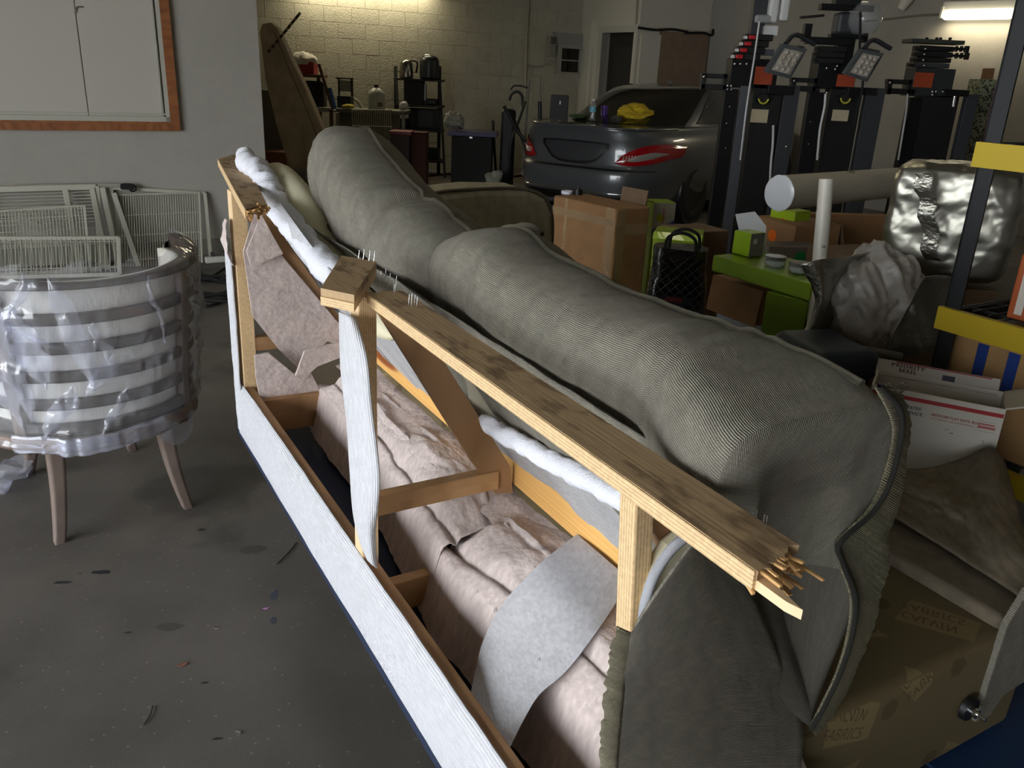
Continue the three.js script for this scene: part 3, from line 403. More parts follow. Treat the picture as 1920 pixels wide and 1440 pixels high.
  P('batting', fluffy([[900, 782], [935, 808], [985, 836], [1040, 868], [1100, 898], [1160, 932], [1212, 958]].map(([x, y]) => atSlant(x, y, 0.0)), (v) => 0.018, 71), batting, 'fluffy white batting edge of the near bay');
  // batting and foam along the far bay
  P('batting', fluffy([[452, 284], [466, 306], [488, 322], [505, 352], [520, 385], [555, 432], [600, 485], [645, 535], [690, 570]].map(([x, y], i) => atT(x, y, mix(0.12, 0.085, i / 8))), (v) => mix(0.034, 0.03, v), 73, 0.4), batting, 'fluffy white batting edge of the far bay');
  P('batting', fluffy([[672, 562], [690, 570], [705, 568]].map(([x, y]) => atT(x, y, 0.05)), () => 0.014, 74, 0.4), batting, 'tuft of batting by the cap block');
  P('foam_roll', fluffy([[500, 318], [535, 342], [570, 385], [598, 440], [640, 505], [690, 575], [740, 625]].map(([x, y], i) => atT(x, y + 6, mix(0.185, 0.17, i / 6))), (v) => mix(0.055, 0.035, v), 75, 0.06), foam, 'cream foam roll along the back');
  P('batting_sheet', sheet(30, 8, (u, v) => { const a = poly([[505, 395], [560, 480], [630, 555], [672, 580]])(u), b = poly([[525, 378], [585, 462], [650, 540], [690, 570]])(u); return atT(mix(a[0], b[0], v), mix(a[1], b[1], v), 0.075 + 0.004 * Math.sin(u * 20)); }, 0.9, 0.05, 0.003), wrapWhite, 'white fleece band below the batting');
  // fabric strip hanging behind the cushions
  P('inside_back', sheet(60, 10, (u, v) => { const s = mix(2.35, 0.2, u), w = 0.02 * (fbm(u * 14, v * 3, 68) - 0.5); return sp(s, mix(0.15, 0.26, v), mix(-0.045, -0.12, v) + w + (u < 0.2 ? 0.04 * (0.2 - u) : 0)); }, 2.1, 0.2, 0.004), fabric, 'grey woven inside-back cover');
  P('inside_back_pipe', tube([sp(2.3, 0.2, -0.01), sp(1.9, 0.2, -0.045), sp(1.5, 0.2, -0.05), sp(1.1, 0.205, -0.06), sp(0.6, 0.21, -0.06), sp(0.25, 0.21, -0.07)], 0.007, 8, 60), fabricFray, 'piping along the cover');
  // near-end foam pad
  const fp = [[1204, 1190], [1212, 1130], [1228, 1080], [1262, 1030], [1305, 996], [1340, 1010], [1330, 1060], [1300, 1180]].map(([x, y]) => atS(x, y, 0.165)).map((p) => [p.x, p.y]);
  const pad = P('foam_pad', mv(prism(fp, 0.02, 0.004), 0, 0, -0.185), foam, 'cream foam pad behind the near post'); part('fleece_edge', tube([[1203, 1190], [1210, 1130], [1227, 1078], [1261, 1028], [1305, 994]].map(([x, y]) => atS(x, y, 0.158)), 0.006, 8), batting, pad);
  // rolled and torn lining lying inside the frame
  const drape = (s0, s1, sd, label, n) => P('lining_drape', sheet(n, 44, (u, v) => { const s = mix(s0, s1, u), e = Math.min(u, 1 - u) * Math.abs(s1 - s0), w = v * 0.34, edge = 0.115 + 0.05 * smooth(0.9, 1.5, s) + 0.05 * (fbm(s * 4, 2, sd) - 0.5) + 0.008 * (fbm(s * 30, 3, sd) - 0.5), t = edge + (0.37 - edge) * Math.pow(v, 0.9);
    const belly = 0.09 * Math.sin(Math.min(1, v * 1.5) * Math.PI * 0.62) * (0.55 + 0.9 * fbm(s * 2.6 + 1, 1, sd + 1)), x = s * 5 + 1.6 * v + 0.6 * fbm(s * 3, v * 3, sd + 2), pleat = Math.pow(1 - Math.abs(2 * fbm(x, v * 0.9, sd + 3, 0, 2) - 1), 5) * 0.016 * smooth(0.05, 0.3, v) * (1 - 0.6 * smooth(0.6, 1, v));
    const groove = 0.016 * Math.exp(-Math.pow((v - 0.3 - 0.05 * Math.sin(s * 4)) / 0.03, 2)), seam = 0.014 * Math.exp(-Math.pow((v - 0.68 - 0.06 * (fbm(s * 3, 4, sd) - 0.5)) / 0.02, 2));
    let y = -0.735 + 0.115 * smooth(0, 0.16, v) + 0.03 * smooth(0.15, 0.6, v) + belly - pleat - groove + seam + 0.006 * (fbm(s * 14, v * 5, sd + 7) - 0.5); y -= 0.06 * smooth(0.1, 0, e) * smooth(0.1, 0.5, v); return sp(s, t, Math.min(y, -0.5)); }, Math.abs(s1 - s0), 0.38, 0.003), lining, label);
  drape(2.02, 0.965, 81, 'creased pinkish-grey lining, far bay', 110); drape(1.0, 0.12, 85, 'creased pinkish-grey lining, near bay', 100);
  P('lining_floor', sheet(50, 6, (u, v) => sp(mix(2.0, 0.2, u), mix(0.27, 0.365, v), -0.53 + 0.02 * (fbm(u * 20, v * 3, 87) - 0.5) + 0.02 * v), 1.8, 0.12, 0.003), lining, 'lining beside the pine rail');
  for (const [pts, sd] of [[[[700, 748], [735, 790], [775, 830], [810, 870], [838, 900]], 3], [[[950, 985], [985, 1030], [1010, 1075], [1050, 1120], [1130, 1200], [1165, 1250]], 5]])
    P('torn_edge', sheet(40, 3, (u, v) => { const p = poly(pts)(u), q = atY(p[0], p[1], -0.52); q.x -= 0.004 + v * 0.011 * (0.4 + 1.2 * fbm(u * 40, 1, sd)); q.y += 0.004 - 0.012 * v + 0.02 * (fbm(u * 9, 2, sd) - 0.5); return q; }, 0.5, 0.02, 0.002), lining, 'frayed seam of the lining');
  const hang = (pts, s, th, m, l, k = 0.006) => P('lining_flap', crumple(mv(prism(pts.map(([x, y]) => atS(x, y, s)).map((p) => [p.x, p.y]), th, 0.001), 0, 0, -s), k, 14, 7), m, l);
  hang([[455, 470], [478, 395], [520, 470], [640, 612], [642, 650], [612, 640], [560, 690], [520, 655], [472, 590]], 2.06, 0.006, lining, 'brown-grey lining across the far end');
  hang([[462, 470], [488, 400], [510, 440], [530, 475], [470, 500]], 2.03, 0.006, lining, 'folded light corner of the far lining');
  hang([[474, 662], [505, 660], [548, 703], [575, 690], [600, 728], [552, 775], [530, 782], [492, 768], [476, 700]], 2.0, 0.006, lining, 'light lining flap hanging at the far end', 0.012);
  hang([[548, 705], [570, 660], [600, 650], [642, 640], [642, 668], [590, 690], [560, 716]], 1.98, 0.008, lining, 'frayed lining edge at the far end', 0.012);
  for (let i = 0; i < 5; i++) { const q = atY(...[[895, 1112], [929, 1145], [930, 1148], [1010, 1240], [700, 760]][i], -0.5); P('staple', tube([q.clone().add(V(-0.002, 0.0, 0)), q.clone().add(V(-0.002, 0.006, 0.001)), q.clone().add(V(0.002, 0.006, 0)), q.clone().add(V(0.002, 0.0, 0))], 0.0006, 5), staple); }
  // seat, near end with the reversed cover and the connector stud
  const kraft = mat(0xffffff, 0.85, { map: canvasTex(1024, 1024, (g, w, h) => {
    g.fillStyle = '#62553a'; g.fillRect(0, 0, w, h);
    for (let i = 0; i < 9000; i++) { g.fillStyle = rnd() < 0.5 ? 'rgba(90,78,52,0.35)' : 'rgba(125,110,78,0.3)'; g.fillRect(rnd() * w, rnd() * h, rr(1, 5), rr(1, 3)); }
    for (const [x, y, a] of [[170, 190, 0.5], [640, 120, -0.9], [420, 520, -0.35], [880, 470, 0.9], [150, 800, -1.0], [640, 850, 0.35], [930, 860, -0.5]]) {
      g.save(); g.translate(x, y); g.rotate(a); g.fillStyle = 'rgba(128,112,76,0.75)'; g.beginPath(); g.moveTo(-30, -62); g.lineTo(170, -55); g.lineTo(190, 50); g.lineTo(10, 66); g.closePath(); g.fill();
      g.fillStyle = '#4f4128'; g.beginPath(); for (let k = 0; k < 6; k++) g.lineTo(-75 + 34 * Math.cos(k * 1.0472), 34 * Math.sin(k * 1.0472)); g.fill();
      g.fillStyle = '#4f4128'; g.font = '44px sans-serif'; g.fillText('CALVIN', -15, -8); g.fillText('FABRICS', -15, 44); g.restore();
    } }) });
  kraft.map.wrapS = kraft.map.wrapT = THREE.RepeatWrapping; kraft.map.repeat.set(1 / 0.66, 1 / 0.66);
  const se = 0.17, st = -0.49;
  const seat = P('seat', (() => { const g = boxUV(new RoundedBoxGeometry(0.64, 0.25, 1.86, 4, 0.022)); g.translate(0.68, st + 0.75 - 0.125, -(se + 0.93)); return g; })(), kraft, 'seat end wrapped in the reversed cover with printed backing');
  part('front_border', box(0.13, 0.05, 1.86, 0.945, st + 0.75 + 0.0, -(se + 0.94), 0.018), velvet, seat, 'grey-brown velvet border along the seat front');
  const tk = [[1884, 1172], [1925, 1105], [1990, 1150], [1975, 1210], [1925, 1272], [1880, 1300], [1852, 1340], [1826, 1352], [1848, 1285]].map(([x, y]) => atS(x, y, se - 0.006)).map((p) => [p.x, p.y]);
  part('side_cover', mv(prism(tk, 0.008, 0.002), 0, 0, -se), fabric, seat, 'grey ribbed cover at the front corner');
  const cs = atS(1817, 1329, se - 0.01), stud = part('connector_stud', mv(rot(cyl(0.024, 0.022, 0.01, 24), Math.PI / 2), cs), blackPlastic, seat, 'black round connector plate'); part('bolt', [mv(rot(cyl(0.009, 0.009, 0.016, 12), Math.PI / 2), cs.x, cs.y, cs.z + 0.008), mv(rot(cyl(0.004, 0.004, 0.03, 10), Math.PI / 2), cs.x, cs.y, cs.z + 0.016)], chrome, stud);
  // ribbed side panel at the near end of the back
  const PL = poly([[1184, 1186], [1168, 1260], [1158, 1350], [1150, 1450], [1140, 1620]]), PR = poly([[1372, 1052], [1425, 1155], [1472, 1270], [1502, 1362], [1500, 1460], [1500, 1640]]), PT = poly([[1184, 1186], [1205, 1150], [1240, 1098], [1290, 1030], [1318, 1012], [1372, 1052]]);
  const sidePanel = P('end_cover', sheet(40, 40, (u, v) => { const l = PL(v), r = PR(v), tp = PT(u), base = [mix(1184, 1372, u), mix(1186, 1052, u)], f = Math.pow(1 - v, 2); return atS(mix(l[0], r[0], u) + (tp[0] - base[0]) * f, mix(l[1], r[1], u) + (tp[1] - base[1]) * f, 0.138 - 0.012 * Math.sin(u * Math.PI) + 0.012 * u * u); }, 0.3, 0.6, 0.004), fabric, 'grey ribbed cover over the near end of the back');
  part('frayed_edge', sheet(4, 50, (u, v) => { const l = PL(v); const p = atS(l[0] + 6 - u * 22 * (0.8 + 0.4 * hash(v * 50, 1, 3)), l[1] + 2, 0.137); p.z -= 0.012 * u * u; return p; }, 0.03, 0.6, 0.004), fabricFray, sidePanel, 'frayed selvedge');
  // far arm
  const ap = [[0.5, -0.5], [0.5, -0.06], [0.6, -0.01], [0.8, 0.005], [0.98, -0.002], [1.05, -0.03], [1.085, -0.09], [1.095, -0.2], [1.095, -0.5]].map(([x, y]) => [x, y + 0.75]);
  const arm = P('far_arm', mv(prism(ap, 0.16, 0.02), 0, 0, -2.22), armFabric, 'olive-brown far arm with rounded corner'); part('welt', tube(ap.slice(1).map(([x, y]) => V(x, y, -2.052)), 0.006, 6, 60), velvet, arm);
}
// ---------------------------------------------------------------- two big back cushions
function cushion(label, s0, s1, prof, sd, near) {
  const t = sofaThing('back_cushion', label, 'cushion');
  const yt = poly(prof), N = 80, M = 44;
  const at = (u, v, off = 0) => {
    const s = mix(s0, s1, v), top = yt(v)[0], lo = -0.462, a = u * 2 * Math.PI, e = Math.pow(Math.max(0, Math.sin(clamp(v, 0.0, 1) * Math.PI)), 0.2), end = near ? mix(e, 1, smooth(0.5, 0.9, v)) : e, k = 0.62 + 0.38 * end;
    const c = Math.cos(a), q = Math.sin(a), sc = Math.sign(c) * Math.pow(Math.abs(c), 0.8), sq = Math.sign(q) * Math.pow(Math.abs(q), 0.86);
    const seam = smooth(0.0, 0.2, v) * smooth(1, 0.8, v);
    let wr = 0.026 * (fbm(s * 7 + sd, c * 1.1 + q * 1.7 + 6, sd) - 0.5) + 0.05 * Math.pow(smooth(0.5, 0.85, fbm(s * 9 + q, c * 0.9 + 3, sd + 4)), 1) * smooth(0.2, 0.9, sq) * seam * -0.6;
    const rt = (0.185 + wr) * k + off, ry = ((top - lo) / 2 + wr * 0.8) * (near ? mix(k, 1, 0.5) : k) + off, yc = (top + lo) / 2;
    let x = 0.405 - 0.13 * sq + rt * sc, y = yc + ry * sq;
    if (near && v > 0.7) { const f = smooth(0.72, 0.98, v), bx = Math.sign(c) * Math.pow(Math.abs(c), 0.34), by = q > 0 ? Math.pow(q, 0.34) : q, ye = yc + (top - lo) / 2 * by; let xe = 0.24 + 0.165 * bx; if (q < 0) xe = mix(xe, 0.352, Math.pow(-q, 1.3)); x = mix(x, xe, f); y = mix(y, ye, f); }
    return sp(s, x, y);
  };
  const body = part('cover', near ? merge([arcUV(grid(M, N + 20, (u, v) => { const k = v * (N + 20) / N; if (k <= 1) { const f = smooth(0.9, 1, k), p = at(u, k), c = sp(0, 0.24, -0.17); p.x = mix(p.x, c.x, 0.05 * f * f); p.y = mix(p.y, c.y, 0.04 * f * f); return p; } const f = (k - 1) * N / 20, p = at(u, 1), c = sp(s1, 0.24, -0.17); p.x = mix(p.x, c.x, 0.05); p.y = mix(p.y, c.y, 0.04); p.lerp(c, f); p.z += 0.012 * Math.sqrt(Math.min(1, f * 6)) - 0.03 * smooth(0.1, 0.9, f) - Math.abs(0.016 * Math.sin(f * 3.1) * Math.sin(p.x * 20 + p.y * 9)); return p; }, 1.1, Math.abs(s1 - s0), true), M, N + 20), grid(M, 1, (u, v) => at(u, 0).lerp(sp(s0, 0.4, -0.2), 1 - v), 1.1, 0.1)]) : capped(M, N, (u, v) => at(u, v), 1.1, Math.abs(s1 - s0)), fabric, t, 'grey ribbed woven cover');
  const uvs = body.geometry.attributes.uv; for (let i = 0; i < uvs.count; i++) { const x = uvs.getX(i), y = uvs.getY(i); uvs.setXY(i, y, x); }
  const line = (u, a, b, n = 60) => { const l = []; for (let i = 0; i <= n; i++) l.push(at(u + 0.0015 * Math.sin(i * 0.5), mix(a, b, i / n), 0.002)); return l; };
  if (near) part('welt_loop', tube([[945, 440], [962, 428], [982, 422], [1002, 426], [1016, 440]].map(([x, y]) => atT(x, y, 0.42)), 0.006, 7, 30), fabricFray, t, 'loose loop of piping');
  part('welt', tube(line(0.215, 0.03, 0.97), 0.0055, 7, 160), fabricFray, t, 'piped seam along the top');
  if (near) {
    const wl = [[1650, 722], [1690, 775], [1684, 850], [1660, 925], [1632, 965], [1592, 1000], [1572, 1022], [1582, 1060], [1604, 1120], [1598, 1190], [1576, 1260], [1548, 1320], [1521, 1368]].map(([x, y]) => atS(x, y, s1 - 0.025));
    part('black_welt', tube(wl, 0.0036, 8, 120), mat(0x1b1b16, 0.95), t, 'black piping down the end panel');
    const ML = poly([[1640, 725], [1672, 790], [1668, 850], [1644, 925], [1618, 965], [1580, 1000], [1566, 1022], [1574, 1060], [1594, 1120], [1588, 1190], [1568, 1260], [1540, 1320], [1518, 1366]]), MR = poly([[1692, 740], [1706, 800], [1698, 870], [1684, 950], [1664, 1000], [1666, 1060], [1652, 1110], [1640, 1160], [1622, 1215], [1600, 1265], [1578, 1310], [1556, 1345], [1530, 1378]]);
    part('seam_allowance', sheet(6, 90, (u, v) => { const l = ML(v), r = MR(v); return atS(mix(l[0], r[0], u) + (u > 0.9 ? 5 * (hash(v * 90, 2, 4) - 0.5) : 0), mix(l[1], r[1], u), s1 - 0.022 + 0.012 * u * u); }, 0.04, 0.6, 0.003), fabricFray, t, 'frayed tan seam allowance');
    const tf = []; for (let i = 0; i < 40; i++) { const q = atS(rr(1640, 1690), rr(718, 760), s1 - 0.01); tf.push(tube([q, q.clone().add(V(rr(-0.01, 0.012), rr(-0.004, 0.012), rr(0, 0.01)))], 0.0009, 4, 2)); } part('frayed_corner', tf, fabricFray, t, 'frayed threads at the corner');
  }
  return t;
}
cushion('plump grey back cushion at the far end, top corner raised', 1.98, 1.11, [[0.235], [0.238], [0.18], [0.13], [0.1], [0.085], [0.075], [0.06]], 21, false);
cushion('long grey back cushion with frayed end and black piping', 1.14, 0.15, [[0.08], [0.105], [0.08], [0.064], [0.064], [0.074], [0.08], [0.062]], 23, true);
{ // crumpled cloth over the seat front
  const C = [[1690, 880], [1868, 838], [1960, 985], [1960, 1100], [1690, 965]], t0 = sofaThing('crumpled_cloth', 'crumpled grey-brown cloth thrown over the front of the seat', 'cloth');
  const top = poly([[1672, 882], [1740, 878], [1800, 862], [1858, 840], [1885, 872]]), bot = poly([[1672, 968], [1740, 1008], [1800, 1046], [1860, 1084], [1960, 1150]]);
  part('folds', sheet(44, 30, (u, v) => { const a = top(u), b = bot(u), f = 0.05 * (fbm(u * 4 + 2, v * 4, 95) - 0.35) * Math.sin(v * 3.0) + 0.03 * Math.exp(-Math.pow((u - 0.75 - 0.1 * v) * 7, 2)) * (1 - v); return atY(mix(a[0], b[0], v), mix(a[1], b[1], v), -0.452 + Math.max(0, f) + 0.03 * (1 - v)); }, 0.5, 0.4, 0.005), velvet, t0);
}

// ---------------------------------------------------------------- barrel chair in clear plastic
{
  const f1 = onY(112, 1016, 0), f2 = onY(352, 950, 0), f3 = onY(4, 905, 0);
  const right = f2.clone().sub(f1).normalize(), fwd = V(right.z, 0, -right.x); if (fwd.dot(f3.clone().sub(f1)) < 0) fwd.negate();
  const mid = f1.clone().add(f2).multiplyScalar(0.5), c = mid.clone().addScaledVector(fwd, 0.27), yaw = Math.atan2(-right.z, right.x);
  const ch = thing('barrel_chair', 'barrel chair with dark wood slats and cream upholstery under clear plastic', 'chair', c, yaw);   // local x to its right seen from behind, z towards the viewer
  const wood = mat(0xffffff, 0.5, { map: grain(rgb(0x8a7a70), rgb(0x5e5049), 16, 141) }), slatWood = mat(0xffffff, 0.45, { map: grain(rgb(0x51473f), rgb(0x352d29), 16, 143) }), cream = mat(0xe6e2d6, 0.85, { bumpMap: tex(128, (u, v) => fbm(u * 40, v * 10, 6, 0, 2), 1 / 0.2, false), bumpScale: 0.001 });
  const RX = 0.32, RZ = 0.30, ang = (u) => mix(-0.28, Math.PI + 0.28, u);                       // horseshoe plan: open to the front (-z)
  const rim = (u, y, off = 0) => { const a = ang(u), k = 1 + 0.10 * smooth(0.35, 0.85, y), fl = Math.sin(a); return V(-Math.cos(a) * (RX * k + off), y, Math.sin(a) * (RZ * k + off) + 0.02); };
  const topY = (u) => 0.855 + 0.02 * Math.cos((u - 0.5) * Math.PI * 2) * -1 + 0.0;
  const band = (y0, y1, off, th, n = 48, u0 = 0, u1 = 1) => sheet(n, 4, (u, v) => rim(mix(u0, u1, u), mix(y0, y1, v), off), 1.2, y1 - y0, th);
  const up = part('upholstery', sheet(48, 14, (u, v) => rim(u, mix(0.36, 0.835, v), -0.035), 1.2, 0.5, 0.04), cream, ch, 'cream inner back');
  part('top_rail', sheet(48, 4, (u, v) => rim(u, mix(0.825, topY(u) + 0.005, v), 0.004), 1.2, 0.04, 0.03), slatWood, ch, 'dark curved top rail');
  for (const y of [0.735, 0.645, 0.555, 0.465, 0.385]) part('slat', band(y - 0.017, y + 0.017, 0.002, 0.014), slatWood, ch);
  for (const u of [0.02, 0.27, 0.73, 0.98]) part('stile', sheet(3, 14, (a, v) => rim(u + (a - 0.5) * 0.035, mix(0.3, 0.83, v), 0.0), 0.04, 0.5, 0.022), wood, ch);
  part('seat', (() => { const g = new THREE.CylinderGeometry(0.3, 0.29, 0.11, 36); g.scale(1.02, 1, 0.97); g.translate(0, 0.4, 0); return g; })(), cream, ch);
  part('apron', band(0.31, 0.355, 0.0, 0.03), wood, ch, 'dark seat rail');
  const inv = new THREE.Matrix4().makeRotationY(yaw).setPosition(c).invert();
  const foot = [f1.clone().applyMatrix4(inv), f2.clone().applyMatrix4(inv)]; foot.push(V(foot[0].x + 0.02, 0, -0.3), V(foot[1].x - 0.02, 0, -0.3));
  foot.forEach((q, i) => { const tx = q.x * 0.82, tz = q.z * 0.8, n = 14; part('leg', capped(16, n, (u, v) => { const y = 0.35 * (1 - v), b = v * v, w = mix(0.026, 0.016, v), x = mix(tx, q.x, b), z = mix(tz, q.z, b), a = u * 4, k = Math.floor(a) % 4, e = a - Math.floor(a), cs = [[-1, -1], [1, -1], [1, 1], [-1, 1]], p0 = cs[k], p1 = cs[(k + 1) % 4]; return V(x + w * mix(p0[0], p1[0], e), y, z + w * mix(p0[1], p1[1], e)); }, 0.1, 0.4), wood, ch); });
  for (const sx of [-1, 1]) part('arm_end', tube([V(sx * 0.33, 0.84, -0.05), V(sx * 0.345, 0.78, -0.16), V(sx * 0.33, 0.62, -0.22), V(sx * 0.31, 0.4, -0.22)], 0.022, 8, 30), wood, ch, 'curved arm end');
  // loose plastic over the chair
  const clear = mat(0xf4f6fb, 0.09, { transmission: 0.86, thickness: 0, clearcoat: 1, clearcoatRoughness: 0.05, specularIntensity: 1, ior: 1.5 });
  const wrapT = thing('plastic_wrap', 'loose clear plastic sheet wrapped round the barrel chair', 'plastic', c, yaw);
  const wr = (u, v, o) => { const y = mix(0.335, 0.9, v), n = fbm(u * 26 + 3, v * 5 + o, 151), m = fbm(u * 9 + v * 3, v * 9 + 5, 153), p = rim(u, y, 0.02 + 0.022 * Math.abs(n - 0.5) * 2 + 0.05 * Math.max(0, m - 0.52) + 0.03 * smooth(0.82, 0.97, u) * Math.sin(v * 3)); if (v > 0.93) { const k = (v - 0.93) / 0.07; p.multiplyScalar(1); p.x *= 1 - 0.1 * k; p.z *= 1 - 0.1 * k; p.y -= 0.01 * k * (1 + Math.sin(u * 50)); } if (v < 0.06) { p.x *= 0.96; p.z *= 0.96; p.y -= 0.02 * fbm(u * 12, 1, 155); } return p; };
  part('sheet', grid(160, 60, (u, v) => wr(u, v, 0), 1, 1), clear, wrapT);
  const fold = (u0, v0, u1, v1, w, s) => grid(14, 30, (u, v) => { const a = mix(u0, u1, v) + (u - 0.5) * w * Math.sin(clamp(v, 0.03, 0.97) * Math.PI) * (0.4 + 1.2 * fbm(v * 5, 2, s)) + 0.03 * (fbm(v * 3, 5, s) - 0.5), p = wr(a, mix(v0, v1, v), 0); const d = V(p.x, 0, p.z).normalize(); return p.addScaledVector(d, 0.004 + 0.009 * Math.sin(u * Math.PI) * fbm(v * 9, u * 3, s)); }, 0.1, 0.3);
  const milky = mat(0xf4f6ff, 0.1, { transmission: 0.8, thickness: 0, clearcoat: 1, clearcoatRoughness: 0.04 });
  [[0.40, 0.95, 0.46, 0.3, 0.05, 3], [0.33, 0.8, 0.36, 0.35, 0.07, 5], [0.28, 0.95, 0.33, 0.1, 0.05, 7], [0.5, 0.5, 0.44, 0.28, 0.05, 9], [0.78, 0.85, 0.84, 0.4, 0.03, 11], [0.42, 0.35, 0.34, 0.05, 0.06, 13], [0.3, 0.7, 0.42, 0.55, 0.03, 15], [0.36, 0.98, 0.3, 0.6, 0.03, 17], [0.46, 0.7, 0.5, 0.45, 0.025, 19], [0.52, 0.3, 0.47, 0.06, 0.03, 21], [0.26, 0.5, 0.29, 0.1, 0.05, 23], [0.6, 0.9, 0.63, 0.5, 0.015, 25]].forEach((a) => part('fold', fold(...a), milky, wrapT, 'bright crease in the plastic'));
  for (const [u0, u1] of [[0.25, 0.62]]) part('gathered_hem', grid(60, 10, (u, v) => { const p = wr(mix(u0, u1, u), 0.02, 0), a = v * 2 * Math.PI, d = V(p.x, 0, p.z).normalize(); return p.add(V(0, 0.03 * Math.sin(a) + 0.012 * (fbm(u * 14, v * 2, 157) - 0.5), 0)).addScaledVector(d, 0.006 * Math.cos(a) + 0.004); }, 1, 0.1), milky, wrapT, 'gathered hem of the plastic');
  part('hanging_tail', sheet(10, 10, (u, v) => { const p = rim(mix(0.62, 0.76, u), 0.33, 0.01); return p.add(V(0.01 * Math.sin(v * 6), -0.1 * v * (0.5 + 0.5 * Math.sin(u * 3)), 0.01 * Math.sin(u * 9))); }, 0.1, 0.1, 0.001), clear, wrapT, 'clear tail hanging under the seat');
  // scraps of plastic on the floor
  const scrap = (px, py, r, label) => { const p = onY(px, py, 0), g = crumple(new THREE.IcosahedronGeometry(r, 4), r * 0.85, 1.1 / r, 5 + px); g.scale(1, 0.62, 1); g.computeBoundingBox(); g.translate(0, -g.boundingBox.min.y, 0); return single('plastic_scrap', g, milky, label, 'plastic scrap', p); };
  scrap(32, 898, 0.055, 'crumpled clear plastic scrap on the floor behind the barrel chair'); scrap(4, 925, 0.03, 'tiny clear plastic scrap beside the chair leg');
}
// ---------------------------------------------------------------- litter on the floor
{
  const lf = (name, px, py, w, d, c, label, turn, cat) => { const p = onY(px, py, 0), g = crumple(sheet(8, 6, (u, v) => V((u - 0.5) * w, 0.006 + 0.3 * w * Math.pow(u - 0.4, 2) * (v > 0.5 ? 1.4 : 0.6), (v - 0.5) * d * Math.sin(clamp(u, 0.1, 0.95) * Math.PI)), w, d, 0.0015), 0.002, 60, 4); g.computeBoundingBox(); g.translate(0, -g.boundingBox.min.y, 0); single(name, g, mat(c, 0.7), label, cat, p, turn); };
  lf('dry_leaf', 343, 1247, 0.03, 0.016, 0x7a5244, 'curled brown dry leaf on the bare floor', 0.4, 'leaf'); lf('petal', 499, 1141, 0.02, 0.008, 0xb678b4, 'tiny pink petal on the bare floor near the sofa', 0.2, 'petal');
  lf('wood_chip', 405, 1178, 0.02, 0.009, 0x6c6257, 'small grey wood chip on the bare floor', -0.5, 'wood chip');
  const tw = (a, b, label) => { const p = onY(...a, 0.003), q = onY(...b, 0.003); single('twig', tube([p, p.clone().lerp(q, 0.5).add(V(0.004, 0.001, 0)), q], 0.0018, 5), mat(0x33302a, 0.8), label, 'twig'); };
  tw([520, 1057], [556, 1017], 'thin dark twig on the floor beside the white-wrapped rail'); tw([271, 1358], [286, 1323], 'short dark twig alone on the bare floor');
  single('metal_clip', [rot(cyl(0.003, 0.003, 0.012, 10), 0, 0, 1.3)].map((g) => mv(g, onY(446, 1373, 0.004))), chrome, 'tiny shiny metal clip on the bare floor', 'clip');
}
